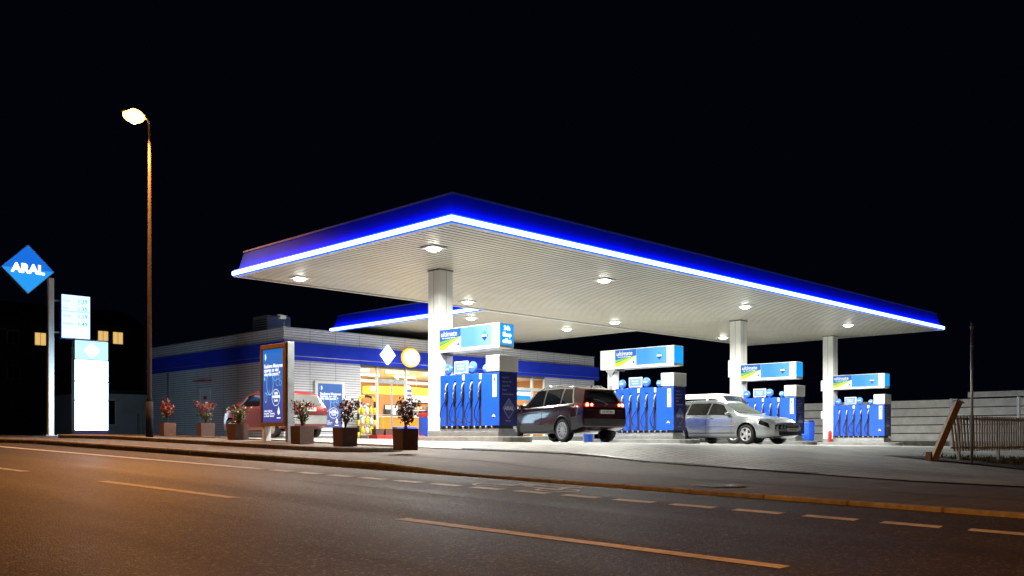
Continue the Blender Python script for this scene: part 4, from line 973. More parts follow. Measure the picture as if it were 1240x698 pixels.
def suv():
    L = 4.43; paint = mat('dark_red_brown_paint', (.034, .006, .008), .22, metal=.35, coat=1.0, noise=(3, .05))
    sp = dict(L=L, wr=.345, axles=(.87, 3.47), bulge=(.10, .16), rs=.42, rz=.98, fs=.1,
              hw=[(0, .80), (.12, .86), (.5, .905), (3.7, .905), (4.1, .86), (4.35, .74), (L, .66)],
              hwt=[(0, .58), (.5, .61), (2.2, .62), (3.0, .64), (3.4, .78), (L, .6)],
              top=[(0, 1.56), (.12, 1.60), (.5, 1.65), (1.3, 1.68), (2.1, 1.67), (2.5, 1.61), (2.85, 1.42), (3.3, 1.10), (3.45, 1.06), (4.05, .96), (4.3, .84), (L, .66)],
              belt=[(0, 1.10), (.6, 1.08), (2.8, 1.0), (3.4, .99), (4.1, .86), (L, .6)], bot=[(0, .42), (.35, .32), (.9, .25), (3.6, .25), (4.2, .27), (L, .36)])
    c = Car(sp); t = thing('estate_car', 'dark red estate car with lit brake lights between the two nearest pumps', 'car')
    b = c.body(t, paint)
    for sd in (1, -1):
        c.patch('side_window', t, 1.93, 2.98, 2.03, 2.50, 7.05, 8.95, M_GLASSD, sd); c.patch('side_window', t, 1.08, 1.88, 1.12, 1.96, 7.05, 8.95, M_GLASSD, sd); c.patch('side_window', t, .42, 1.02, .62, 1.04, 7.05, 8.85, M_GLASSD, sd)
        c.patch('window_trim', t, .36, 3.1, .36, 3.1, 6.45, 6.98, M_CHROME, sd, .010, 24, 2); c.patch('window_trim', t, .34, .41, .50, .58, 6.98, 9.0, M_CHROME, sd, .010, 2, 8)
        c.patch('window_trim', t, .5, 2.5, .5, 2.5, 9.0, 9.35, M_CHROME, sd, .010, 24, 1)
        for x in (1.05, 1.91): c.patch('pillar_trim', t, x - .035, x + .035, x + .0, x + .07, 7.0, 8.98, M_DARK, sd, .009, 1, 6)
        c.patch('sill_cladding', t, 1.30, 3.05, 1.30, 3.05, 2.0, 3.3, M_DARK, sd, .012, 20, 4); c.patch('bumper_side', t, .03, .44, .03, .44, 2.0, 3.9, M_DARK, sd, .010)
        for x in (1.04, 1.9, 3.0): c.patch('door_seam', t, x, x + .012, x, x + .012, 3.0, 6.9, M_BLACK, sd, .004, 1, 10)
        for x in (1.12, 2.02): c.patch('door_handle', t, x, x + .17, x, x + .17, 5.45, 5.62, M_CHROME, sd, .03, 4, 1)
        c.patch('tail_light', t, .03, .33, .03, .24, 5.0, 6.35, M_TAIL, sd, .008)
        c.patch('headlight', t, 4.0, 4.36, 4.0, 4.3, 5.0, 6.4, M_CLEAR, sd, .008)
        c.mirror(t, 2.93, 7.1, paint, sd)
        for ax in sp['axles']: c.wheel(t, ax, sd * .80, .345, .245, 12, M_RIM, .22)
        # arch lip
        mb = MB()
        for ax in sp['axles']:
            P = []
            for k in range(19):
                a = R(-8 + 196 * k / 18); x = ax + .415 * math.cos(a); z = .355 + .415 * math.sin(a)
                kk = 3.2; best = None
                for q in range(20, 62):
                    pp = c.pt(x, q / 10, sd)
                    if best is None or abs(pp.z - z) < best[0]: best = (abs(pp.z - z), pp)
                P.append((x - L / 2, best[1].y + sd * .006, z))
            mb.tube(P, .022, M_DARK, 6)
        mb.build('arch_trim', t)
        rl = MB(); rl.tube([c.pt(x, 10, sd, .05 if .7 < x < 2.2 else .0) for x in (.5, .62, .75, 1.2, 1.7, 2.15, 2.3, 2.42)], .018, M_CHROME, 8); rl.build('roof_rail', t)
    c.screen('windscreen', t, 3.22, 2.55, 9.9, M_GLASSD)
    c.cpatch('rear_window', t, 7.15, 9.3, .80, -.80, M_GLASSD, 0, .007, .84, -.84)
    for sg in (1, -1):
        l = c.cpatch('tail_light', t, 5.2, 6.3, sg * .55, sg * .985, M_TAIL, 0, .010)
        for tt, rr_ in ((.66, .05), (.84, .068)):
            p = c.cap(5.75, sg * tt, 0, .018); mb = MB(); mb.lathe([(0, .012), (rr_ * .6, .012), (rr_, 0)], M_BRAKE, 18, X=Matrix.Translation(p) @ Matrix.Rotation(R(-90), 4, 'Y')); mb.lathe([(0, .016), (rr_ * .5, .014)], M_BRAKE2, 12, X=Matrix.Translation(p) @ Matrix.Rotation(R(-90), 4, 'Y')); mb.build('lamp', l)
    c.cpatch('rear_bumper', t, 2.0, 3.35, .97, -.97, M_DARK, 0, .012, nu=16)
    c.cpatch('tailgate_seam', t, 4.55, 4.62, .86, -.86, M_BLACK, 0, .006, nu=14, nv=1)
    p = c.cap(4.35, -.0, 0, .03); mb = MB(); mb.box(p.x - .012, p.x, -.26, .26, p.z - .055, p.z + .055, M_PLATE, .003)
    mb.text('KA MT 482', .085, M_DARK, Matrix(((0, 0, -1, p.x - .014), (-1, 0, 0, 0), (0, 1, 0, p.z), (0, 0, 0, 1))), .001); mb.build('number_plate', t)
    p = c.cap(5.75, 0, 0, .012); mb = MB(); mb.lathe([(.045, 0), (.05, .008), (.055, 0)], M_CHROME, 20, X=Matrix.Translation(p) @ Matrix.Rotation(R(-90), 4, 'Y')); mb.box(p.x - .01, p.x, -.006, .006, p.z - .04, p.z + .04, M_CHROME); mb.build('emblem', t)
    mb = MB(); a = c.cap(6.95, 0, 0, .02); mb.tube([a, a + Vector((-.01, .25, .06)), a + Vector((.0, .45, .10))], .008, M_BLACK, 6); mb.build('rear_wiper', t)
    mb = MB(); a = c.pt(.5, 12); mb.add([(a.x, -.012, a.z), (a.x - .1, -.012, a.z), (a.x - .08, 0, a.z + .07), (a.x, .012, a.z), (a.x - .1, .012, a.z)], [(0, 1, 2), (3, 2, 4), (1, 4, 2), (0, 2, 3)], M_BLACK); mb.build('aerial', t)
    mb = MB(); q = c.cap(9.7, 0, 0); mb.box(q.x - .05, q.x + .22, -.55, .55, q.z - .01, q.z + .02, paint, .008); mb.build('roof_spoiler', t)
    mb = MB(); [mb.tube([(-2.16, y, .33), (-1.9, y, .33)], .035, M_STEEL, 10) for y in (.5,)]; mb.build('exhaust', t)
    place(t, (.87 - L / 2, .80), (20.4, 18.2), math.atan2(.98, .19))
    return t
suv()

def wagon():
    L = 4.82; paint = mat('silver_paint', (.40, .43, .44), .26, metal=.55, coat=.8, noise=(3, .03))
    sp = dict(L=L, wr=.325, axles=(1.05, 3.90), bulge=(.08, .20), rs=.55, rz=.9, fs=.12,
              hw=[(0, .80), (.15, .86), (.5, .895), (3.9, .895), (4.3, .86), (4.62, .76), (L, .64)],
              hwt=[(0, .55), (.6, .58), (2.4, .59), (3.2, .62), (3.6, .76), (4.5, .66), (L, .5)],
              top=[(0, 1.36), (.15, 1.39), (.6, 1.44), (1.6, 1.485), (2.4, 1.47), (2.75, 1.41), (3.1, 1.22), (3.48, .99), (3.6, .965), (4.3, .90), (4.62, .84), (L, .70)],
              belt=[(0, .96), (.6, .95), (3.0, .91), (3.6, .90), (4.3, .82), (L, .60)], bot=[(0, .36), (.4, .25), (1, .20), (3.9, .20), (4.5, .19), (L, .26)])
    c = Car(sp); t = thing('estate_car', 'silver estate car facing the road beside the second pump', 'car')
    c.body(t, paint)
    for sd in (1, -1):
        c.patch('side_window', t, 2.25, 3.28, 2.3, 2.78, 7.05, 8.95, M_GLASSD, sd); c.patch('side_window', t, 1.30, 2.19, 1.35, 2.24, 7.05, 8.95, M_GLASSD, sd); c.patch('side_window', t, .45, 1.23, .72, 1.27, 7.05, 8.85, M_GLASSD, sd)
        for x in (1.2, 2.21, 3.30): c.patch('door_seam', t, x, x + .011, x, x + .011, 2.6, 6.9, M_BLACK, sd, .004, 1, 10)
        c.patch('rub_strip', t, .4, .72, .4, .72, 3.9, 4.15, M_GREY, sd, .014, 4, 1); c.patch('rub_strip', t, 1.42, 3.46, 1.42, 3.46, 3.9, 4.15, M_GREY, sd, .014, 16, 1)
        c.patch('sill_line', t, 1.45, 3.45, 1.45, 3.45, 2.75, 2.9, M_BLACK, sd, .006, 12, 1)
        for x in (1.36, 2.38): c.patch('door_handle', t, x, x + .18, x, x + .18, 5.3, 5.5, M_CHROME, sd, .03, 4, 1)
        c.patch('tail_light', t, .03, .34, .03, .2, 4.6, 6.0, M_TAIL, sd, .008)
        for x, r_ in ((4.52, .125),):
            for k_, col_ in ((5.3, M_CLEAR),):
                c.patch('headlight', t, 4.36, 4.70, 4.42, 4.66, 4.75, 6.1, M_GLASSD, sd, .012)
        c.patch('indicator', t, 3.42, 3.5, 3.42, 3.5, 4.5, 4.65, mat('amber_lens', (.7, .25, .02), .2), sd, .01, 2, 1)
        c.mirror(t, 3.2, 7.1, paint, sd)
        for ax in sp['axles']: c.wheel(t, ax, sd * .79, .325, .215, 5, M_RIM, .21)
        rl = MB(); rl.tube([c.pt(x, 10, sd, .035 if .8 < x < 2.5 else .0) for x in (.5, .7, .85, 1.3, 1.9, 2.45, 2.6, 2.7)], .014, M_CHROME, 8); rl.build('roof_rail', t)
    c.screen('windscreen', t, 3.42, 2.80, 9.9, mat('windscreen_glass', (.10, .13, .12), .05, coat=.8))
    c.cpatch('rear_window', t, 7.15, 9.2, .80, -.80, M_GLASSD, 0, .007)
    g = c.cpatch('grille', t, 4.55, 6.6, .40, -.40, M_GLASSD, 1, .015, .46, -.46)
    mb = MB()
    for j in range(5): 
        P = [c.cap(4.75 + j * .4, tt, 1, .024) for tt in (-.4, -.2, 0, .2, .4)]; mb.tube(P, .007, M_CHROME, 6)
    P = [c.cap(6.7, tt, 1, .02) for tt in (-.48, -.24, 0, .24, .48)]; mb.tube(P, .012, M_CHROME, 6); mb.build('slat', g)
    for sg in (1, -1):
        hl = c.cpatch('headlight', t, 4.7, 6.5, sg * .56, sg * .97, M_GLASSD, 1, .014)
        for tt, rr_ in ((.66, .065), (.86, .082)):
            p = c.cap(5.5, sg * tt, 1, .02); mb = MB(); mb.lathe([(rr_ * .8, .01), (rr_, 0)], M_CHROME, 20, X=Matrix.Translation(p) @ Matrix.Rotation(R(90), 4, 'Y')); mb.lathe([(0, .012), (rr_ * .8, .004)], M_CLEAR, 16, X=Matrix.Translation(p) @ Matrix.Rotation(R(90), 4, 'Y')); mb.build('lamp', hl)
    c.cpatch('air_intake', t, 1.9, 2.7, .8, -.8, M_BLACK, 1, .012); c.cpatch('bumper_strip', t, 3.6, 3.85, .98, -.98, M_DARK, 1, .02, nu=16, nv=1)
    p = c.cap(3.3, 0, 1, .03); mb = MB(); mb.box(p.x, p.x + .012, -.26, .26, p.z - .055, p.z + .055, M_PLATE, .003)
    mb.text('S HK 715', .085, M_DARK, Matrix(((0, 0, 1, p.x + .014), (1, 0, 0, 0), (0, 1, 0, p.z), (0, 0, 0, 1))), .001); mb.build('number_plate', t)
    place(t, (3.90 - L / 2, -.79), (26.6, 15.8), math.atan2(-.99, -.139))
wagon()

def hatch():
    L = 4.1; paint = mat('faded_red_paint', (.19, .03, .028), .35, metal=.25, coat=.4, noise=(3, .04))
    sp = dict(L=L, wr=.30, axles=(.70, 3.32), bulge=(.10, .12), rs=.38, rz=.86, fs=.1,
              hw=[(0, .74), (.12, .79), (.4, .82), (3.4, .82), (3.8, .78), (4.0, .70), (L, .62)],
              hwt=[(0, .53), (.5, .55), (2.2, .56), (2.9, .6), (3.3, .7), (L, .55)],
              top=[(0, 1.38), (.12, 1.42), (.4, 1.46), (1.1, 1.50), (2.2, 1.49), (2.6, 1.42), (3.0, 1.22), (3.35, 1.06), (3.5, 1.02), (3.85, .93), (4.02, .82), (L, .68)],
              belt=[(0, .96), (2.9, .92), (3.4, .92), (3.85, .82), (L, .62)], bot=[(0, .36), (.3, .26), (.7, .2), (3.4, .2), (3.9, .22), (L, .28)])
    c = Car(sp); t = thing('hatchback', 'small red hatchback with grey bumper parked behind the wood framed poster stand', 'car')
    c.body(t, paint)
    for sd in (1, -1):
        c.patch('side_window', t, 1.55, 3.05, 1.6, 2.55, 7.05, 8.9, M_GLASSD, sd); c.patch('side_window', t, .42, 1.48, .58, 1.53, 7.05, 8.9, M_GLASSD, sd)
        for x in (1.5, 2.95): c.patch('door_seam', t, x, x + .011, x, x + .011, 2.6, 6.9, M_BLACK, sd, .004, 1, 10)
        c.patch('door_handle', t, 1.55, 1.7, 1.55, 1.7, 5.4, 5.6, M_BLACK, sd, .02, 3, 1)
        c.patch('tail_light', t, .02, .16, .02, .14, 4.4, 6.6, M_TAIL, sd, .008); c.patch('headlight', t, 3.68, 4.02, 3.68, 3.96, 5.0, 6.4, M_CLEAR, sd, .008)
        c.patch('bumper_side', t, .02, .3, .02, .3, 2.0, 3.7, M_GREY, sd, .01)
        c.mirror(t, 2.95, 7.1, M_BLACK, sd)
        for ax in sp['axles']: c.wheel(t, ax, sd * .72, .30, .19, 7, M_RIM, .18)
    c.screen('windscreen', t, 3.33, 2.6, 9.9, M_GLASSD)
    c.cpatch('rear_window', t, 7.0, 9.3, .84, -.84, mat('pale_car_glass', (.10, .11, .11), .08, coat=.5), 0, .007)
    for sg in (1, -1): c.cpatch('tail_light', t, 4.6, 6.5, sg * .84, sg * .99, M_TAIL, 0, .009)
    c.cpatch('rear_bumper', t, 2.2, 3.9, .97, -.97, M_GREY, 0, .014, nu=14); c.cpatch('tailgate_seam', t, 4.1, 4.18, .84, -.84, M_BLACK, 0, .006, nu=12, nv=1)
    p = c.cap(5.1, 0, 0, .02); mb = MB(); mb.box(p.x - .012, p.x, -.26, .26, p.z - .055, p.z + .055, M_PLATE, .003)
    mb.text('KA XB 360', .085, M_DARK, Matrix(((0, 0, -1, p.x - .014), (-1, 0, 0, 0), (0, 1, 0, p.z), (0, 0, 0, 1))), .001); mb.build('number_plate', t)
    mb = MB(); a = c.cap(6.85, 0, 0, .02); mb.tube([a, a + Vector((-.01, .2, .05)), a + Vector((.0, .38, .08))], .008, M_BLACK, 6); mb.build('rear_wiper', t)
    mb = MB(); a = c.pt(1.5, 12); mb.tube([a, a + Vector((-.25, 0, .45))], .004, M_BLACK, 5); mb.build('aerial', t)
    t.rotation_euler = (0, 0, R(90)); t.location = (15.75, 26.78, G(15.75, 26.78) + .03)
hatch()

def van():
    L = 4.7; paint = mat('white_paint', (.75, .76, .75), .3, coat=.6, noise=(2, .03))
    sp = dict(L=L, wr=.33, axles=(.95, 3.8), bulge=(.06, .14), rs=.10, rz=.9, fs=.1,
              hw=[(0, .86), (.1, .90), (.4, .92), (3.9, .92), (4.3, .87), (4.6, .76), (L, .68)],
              hwt=[(0, .74), (2.9, .74), (3.5, .76), (4.0, .8), (L, .6)],
              top=[(0, 1.86), (.3, 1.9), (1, 1.93), (2.9, 1.92), (3.2, 1.84), (3.8, 1.2), (4.0, 1.1), (4.4, .98), (4.6, .85), (L, .7)],
              belt=[(0, 1.1), (3.6, 1.05), (4.1, 1.0), (4.5, .8), (L, .62)], bot=[(0, .36), (.5, .25), (3.9, .22), (L, .3)])
    c = Car(sp); t = thing('van', 'white van showing its roof behind the silver estate car', 'van')
    c.body(t, paint)
    for sd in (1, -1):
        c.patch('side_window', t, 2.6, 3.75, 2.65, 3.25, 7.05, 8.6, M_GLASSD, sd); c.patch('side_window', t, 1.3, 2.5, 1.3, 2.55, 7.05, 8.6, M_GLASSD, sd)
        c.patch('headlight', t, 4.25, 4.58, 4.25, 4.5, 5.0, 6.3, M_CLEAR, sd, .008); c.patch('tail_light', t, .02, .15, .02, .14, 4.4, 6.8, M_TAIL, sd, .008); c.mirror(t, 3.7, 7.1, M_BLACK, sd)
        for x in (2.55, 3.85): c.patch('door_seam', t, x, x + .011, x, x + .011, 2.6, 6.9, M_BLACK, sd, .004, 1, 10)
        for ax in sp['axles']: c.wheel(t, ax, sd * .80, .33, .2, 6, M_RIM, .2)
    c.screen('windscreen', t, 3.85, 3.2, 9.9, M_GLASSD)
    c.cpatch('rear_window', t, 7.2, 9.0, .84, -.84, M_GLASSD, 0, .007); c.cpatch('grille', t, 4.4, 5.3, .5, -.5, M_BLACK, 1, .012); c.cpatch('front_bumper', t, 2.2, 3.7, .95, -.95, M_DARK, 1, .012)
    t.rotation_euler = (0, 0, R(-90)); t.location = (31.1, 20.0, G(31.1, 20.0) + .022)
van()

# ---------------------------------------------------------------- planters with shrubs
def planter(x, y, sz, h, label, plab, seed, red, tall):
    z = G(x, y) + .08
    t = thing('planter', label, 'planter', (x, y, z), R(seed * 13 % 17 - 8), 'brown planters along the kerb')
    a, b = sz / 2 * .94, sz / 2
    mb = MB(); mb.add([(-a, -a, 0), (a, -a, 0), (a, a, 0), (-a, a, 0), (-b, -b, h), (b, -b, h), (b, b, h), (-b, b, h), (-b + .04, -b + .04, h), (b - .04, -b + .04, h), (b - .04, b - .04, h), (-b + .04, b - .04, h), (-b + .04, -b + .04, h - .06), (b - .04, -b + .04, h - .06), (b - .04, b - .04, h - .06), (-b + .04, b - .04, h - .06)],
        [(0, 3, 2, 1), (0, 1, 5, 4), (1, 2, 6, 5), (2, 3, 7, 6), (3, 0, 4, 7), (4, 5, 9, 8), (5, 6, 10, 9), (6, 7, 11, 10), (7, 4, 8, 11), (8, 9, 13, 12), (9, 10, 14, 13), (10, 11, 15, 14), (11, 8, 12, 15)], M_BROWN); mb.build('trough', t)
    mb = MB(); mb.add([(-b + .04, -b + .04, h - .055), (b - .04, -b + .04, h - .055), (b - .04, b - .04, h - .055), (-b + .04, b - .04, h - .055)], [(0, 1, 2, 3)], M_EARTH); mb.build('soil', t)
    s = thing('shrub', plab, 'shrub', (x, y, z + h - .055), 0, 'shrubs growing in the planters'); rr = random.Random(seed)
    mb = MB(); tips = []
    for k in range(7):
        a = rr.uniform(0, 6.28); r_ = rr.uniform(.08, .24) * (1.1 if k else .1); H = tall * rr.uniform(.7, 1.0)
        P = [(0, 0, 0), (r_ * .25 * math.cos(a), r_ * .25 * math.sin(a), H * .4), (r_ * .7 * math.cos(a + .3), r_ * .7 * math.sin(a + .3), H * .75), (r_ * math.cos(a), r_ * math.sin(a), H)]
        mb.tube(P, [.014, .011, .007, .003], mat('twig', (.07, .045, .03), .8), 6)
        for q in range(9):
            u = rr.uniform(.22, 1); i = min(2, int(u * 3)); f = u * 3 - i; p = Vector(P[i]).lerp(Vector(P[i + 1]), f); a2 = rr.uniform(0, 6.28); d = Vector((math.cos(a2), math.sin(a2), rr.uniform(.1, .9))) * rr.uniform(.05, .13)
            mb.tube([p, p + d], [.004, .002], mat('twig', (.07, .045, .03), .8), 4); tips.append(p + d)
        tips.append(Vector(P[3]))
    mb.build('branches', s)
    mb = MB(); cols_ = [mat('leaf_red', (.22, .018, .015), .5), mat('leaf_dark_red', (.09, .014, .014), .5), mat('leaf_green', (.06, .09, .025), .5), mat('leaf_olive', (.10, .10, .03), .5)]
    for tp in tips:
        cl = rr.random()
        for k in range(rr.randrange(5, 11)):
            p = tp + Vector((rr.gauss(0, .035), rr.gauss(0, .035), rr.gauss(0, .035)))
            d = Vector((rr.gauss(0, 1), rr.gauss(0, 1), rr.gauss(.2, 1))).normalized(); n = d.cross(Vector((rr.gauss(0, 1), rr.gauss(0, 1), rr.gauss(0, 1)))).normalized(); l = rr.uniform(.045, .085)
            isred = (tp.z > tall * red) and rr.random() < .9
            m = (cols_[0] if rr.random() < .65 else cols_[1]) if isred else (cols_[2] if rr.random() < .6 else cols_[3])
            mb.add([p, p + d * l * .5 + n * l * .28, p + d * l, p + d * l * .5 - n * l * .28], [(0, 1, 2, 3)], m)
    mb.build('foliage', s)
k = 20.0
PD = [(203, 29.0, .39, .42, 'planter beside the foot of the street lamp', 'sparse red tipped shrub beside the street lamp', .45, .78),
      (249, 27.8, .42, .42, 'planter before the side door of the shop', 'bushy red and green shrub before the shop side door', .5, .70),
      (288, 25.6, .42, .44, 'planter below the nose of the hatchback', 'low green shrub below the nose of the hatchback', .95, .5),
      (366, 22.9, .42, .44, 'planter below the tail of the hatchback', 'green shrub with few red tips before the hatchback tail', .8, .64),
      (418, 21.5, .42, .44, 'planter left of the shop door rack', 'red and green shrub left of the arched rack', .5, .70),
      (491, 19.6, .40, .46, 'nearest planter, at the rounded end of the cobbled bed', 'dense dark red shrub nearest the camera before the shop window', .3, .62)]
for i, (px, d, sz, h, a, b, red, tall) in enumerate(PD):
    r_ = (px - 620) / 1120 * d; planter((d + r_) / math.sqrt(2), (d - r_) / math.sqrt(2), sz, h, 'brown ' + a, b, i + 3, red, tall)

# ---------------------------------------------------------------- poster stand, price pole, pylon, lamps
x, y = 13.0, 21.92
t = thing('poster_stand', 'wood framed double post stand with a blue and purple lit poster', 'poster stand', (x, y, G(x, y) + .06))
mb = MB(); [mb.box(-.10, .10, yy - .07, yy + .07, 0, 2.62 if i else .42, M_WHITE if i == 0 else M_STEEL, .01) for i, yy in ((0, .60), (1, -.70))]; mb.build('post', t)
mb = MB(); mb.box(-.12, .12, -.69, .75, .42, .52, M_WOOD, .01); mb.box(-.12, .12, -.69, .75, 2.48, 2.6, M_WOOD, .01); mb.box(-.12, .12, -.69, -.53, .522, 2.478, M_WOOD); mb.box(-.12, .12, .67, .75, .522, 2.478, M_WOOD); mb.box(-.07, .07, -.529, .669, .522, 2.478, M_DARK); mb.build('frame', t)
poster(t, 1.17, 1.94, .53, lambda z: FX(-.075, .07, z), 0); t.scale = (1, .9, 1); t.location.y -= .07

x, y = 12.4, 37.1; gz = G(x, y)
t = thing('brand_pole', 'tall white pole carrying the blue diamond sign', 'sign pole', (x, y, gz))
M_ARU = glow('diamond_light_blue', (.02, .33, .92), 1.0); M_ARB = glow('diamond_bright_blue', (.008, .17, .80), .9)
mb = MB(); mb.box(-.10, .10, -.10, .10, 0, 5.98, M_WHITE, .01); mb.build('pole', t)
mb = MB(); mb.box(-.25, .25, -.25, .25, 0, .03, M_STEEL, .005); [mb.tube([(a, b, .03), (a, b, .07)], .02, M_STEEL, 6) for a in (-.19, .19) for b in (-.19, .19)]; mb.build('base_plate', t)
X = FY(-.82, -.02, 6.2); r_ = .93
mb = MB(); mb.prism([(0, r_), (-r_, 0), (0, -r_), (r_, 0)], .22, M_STEEL, X=FY(-.82, .11, 6.2)); d_ = mb.build('diamond_sign', t)
mb = MB(); X = FY(-.82, -.112, 6.2); mb.prism([(0, r_ * .96), (-r_ * .96, 0), (r_ * .96, 0)], .01, M_ARB, X=X); mb.prism([(-r_ * .96, 0), (0, -r_ * .96), (r_ * .96, 0)], .01, M_ARU, X=X); mb.build('lit_face', d_)
mb = MB(); mb.text('ARAL', .46, glow('diamond_lettering', (.8, .93, 1), 3.0), FY(-.82, -.126, 6.2), .004, .022); mb.build('lettering', d_)
# price board on the pole
M_PB = glow('price_board_light', (.50, .77, 1.0), 1.8); M_PBB = glow('price_board_blue', (.12, .38, .85), 1.2); M_PBW = glow('price_board_white', (.85, .95, 1.0), 4)
x, y = 13.28, 37.1
t = thing('price_board', 'bright white and blue fuel price board fixed beside the pole', 'price board', (x, y, gz + 3.72))
mb = MB(); mb.box(-.56, .56, -.12, .12, 0, 1.72, M_NAVY, .02); mb.build('casing', t)
mb = MB(); mb.box(-.52, .52, -.135, -.121, .04, 1.68, M_PB); mb.build('lit_face', t)
mb = MB()
mb.box(-.52, .52, -.14, -.136, 1.05, 1.07, M_PBB)
for k in range(5):
    z = 1.46 - .29 * k
    mb.text(('Super', 'E10', 'Diesel', 'ultimate', 'Autogas')[k], .12, M_PBB if k < 4 else M_PBW, FY(-.48, -.138, z), .002, 0, 'LEFT'); mb.text(('1.39', '1.35', '1.19', '1.49', '0.59')[k], .22, M_PBB if k < 4 else M_PBW, FY(.24, -.138, z), .002, .004)
mb.build('price_lettering', t)
mb = MB(); mb.box(-.78, -.56, -.03, .03, .2, .26, M_STEEL); mb.box(-.78, -.56, -.03, .03, 1.4, 1.46, M_STEEL); mb.build('bracket', t)
# big pylon
x, y = 13.35, 35.7; gp = G(x, y)
t = thing('lit_pylon', 'tall blue white glowing pylon standing on the ground by the kerb', 'pylon', (x, y, gp))
mb = MB(); mb.box(-.64, -.60, -.11, .11, 0, 3.62, M_DARK); mb.box(.60, .64, -.11, .11, 0, 3.62, M_DARK); mb.box(-.59, .59, -.11, .11, .2, 3.55, M_NAVY); mb.box(-.60, .60, -.12, .12, 3.56, 3.60, M_STEEL); mb.box(-.599, .599, -.10, .10, 0.05, .2, M_NAVY); mb.build('frame', t)
M_PY = [glow('pylon_top_light', (.34, .68, 1.0), 1.8), glow('pylon_light', (.52, .80, 1.0), 9.0)]
for k, (z0, z1) in enumerate(((2.865, 3.55), (2.055, 2.835), (1.35, 2.025), (.22, 1.32))):
    mb = MB(); mb.box(-.595, .595, -.13, .13, z0, z1, M_PY[0] if k == 0 else M_PY[1], .01); mb.build('lit_panel', t)
mb = MB(); mb.prism([(0, .28), (-.28, 0), (0, -.28), (.28, 0)], .004, glow('pylon_diamond', (.9, .97, 1), 6), X=FY(0, -.132, 3.2)); mb.box(-.4, .4, -.136, -.132, 2.38, 2.5, M_PBW); mb.box(-.4, .4, -.136, -.132, 1.62, 1.72, M_PBW); mb.build('emblem', t)

M_POLE = mat('painted_lamp_pole', (.022, .02, .026), .9, noise=(5, .2), spec=.1)
def street_lamp(loc, label, H, power, rz=0.0, sz=1.0, lit=True, group='street lamps along the road'):
    t = thing('street_lamp', label, 'street lamp', loc, rz, group)
    mb = MB(); mb.tube([(0, 0, 0), (0, 0, 1.1)], .10 * sz, M_POLE, 14); mb.tube([(0, 0, 1.1), (0, 0, 1.2), (0, 0, H)], [.10 * sz, .065 * sz, .035 * sz], M_POLE, 14); mb.build('pole', t)
    mb = MB(); mb.box(-.03, .12, .10, .12, .45, .85, M_GREY, .004); mb.build('access_door', t)
    mb = MB(); mb.tube([(0, 0, H), (-.06, 0, H + .12), (-.2, 0, H + .18)], .035, M_STEEL, 8); mb.build('arm', t)
    mb = MB(); vs, fs = uvs(.36, .15, .09); mb.add(vs, fs, M_GREY, True, Matrix.Translation((-.45, 0, H + .22))); h_ = mb.build('lantern', t)
    M_SO = glow('sodium_bowl' if lit else 'unlit_bowl', (1.0, .45, .055), 17.0 if lit else .15); M_SO2 = glow('sodium_burner', (1.0, .8, .5), 20)
    mb = MB(); vs, fs = uvs(.30, .21, .19); mb.add(vs, fs, M_SO, True, Matrix.Translation((-.45, 0, H + .13)))  # bowl made oversize, the lamp's glare put into its shape and colour
    if lit: vs, fs = uvs(.16, .09, .215); mb.add(vs, fs, M_SO2, True, Matrix.Translation((-.45, 0, H + .12))); mb.build('lamp_bowl', h_)
    if lit: lamp('sodium_light', 'SPOT', (-.45, 0, H - .26), power, SODIUM, t, .15, rot=(0, R(16), 0), spot=146)
    return t
x, y = 11.25, 25.75; g = G(x, y)
street_lamp((x, y, g), 'tall steel street lamp with burning orange light left of the shop', EZ + 8.88 - g, 5600)
x, y = XYp(-2.3, -3.0); street_lamp((x, y, road_z(-3) + .1), 'steel street lamp with orange light on the near side of the road', 8.6, 4600, R(176))
r_ = -610 / 1120 * 72; x, y = (72 + r_) / math.sqrt(2), (72 - r_) / math.sqrt(2)
street_lamp((x, y, G(x, y)), 'distant thin street lamp at the far left before the dark houses', 8.0, 0, 0, .8, False)

# ---------------------------------------------------------------- right side: board wall, railing, posts
def board_wall():
    y0, y1, X = 8.0, 33.0, 48.6
    t = thing('board_wall', 'long wall of pale horizontal boards behind the farthest pump', 'wall', (X, (y0 + y1) / 2, EZ - .5)); h = (y1 - y0) / 2
    mb = MB()
    for k in range(5): mb.box(-.03, .03, -h, h, .35 + k * .43, .35 + k * .43 + .385, mat('pale_board', (.78, .79, .77), .5, noise=(3, .12), vary=(.7, .12)), .004)
    mb.build('boards', t)
    yy = -h
    while yy <= h + .1:
        mb = MB(); mb.box(-.08, .08, yy - .06, yy + .06, 0, 2.5, M_STEEL); mb.build('post', t); yy += 3.1
    mb = MB(); mb.box(-.07, .07, -h, h, 0, .34, M_CONC); mb.build('plinth', t)
    mb = MB(); mb.box(-.04, .04, -h, -h + 8.5, 2.53, 2.80, MATS['pale_board'], .004); mb.build('upper_board', t)
board_wall()
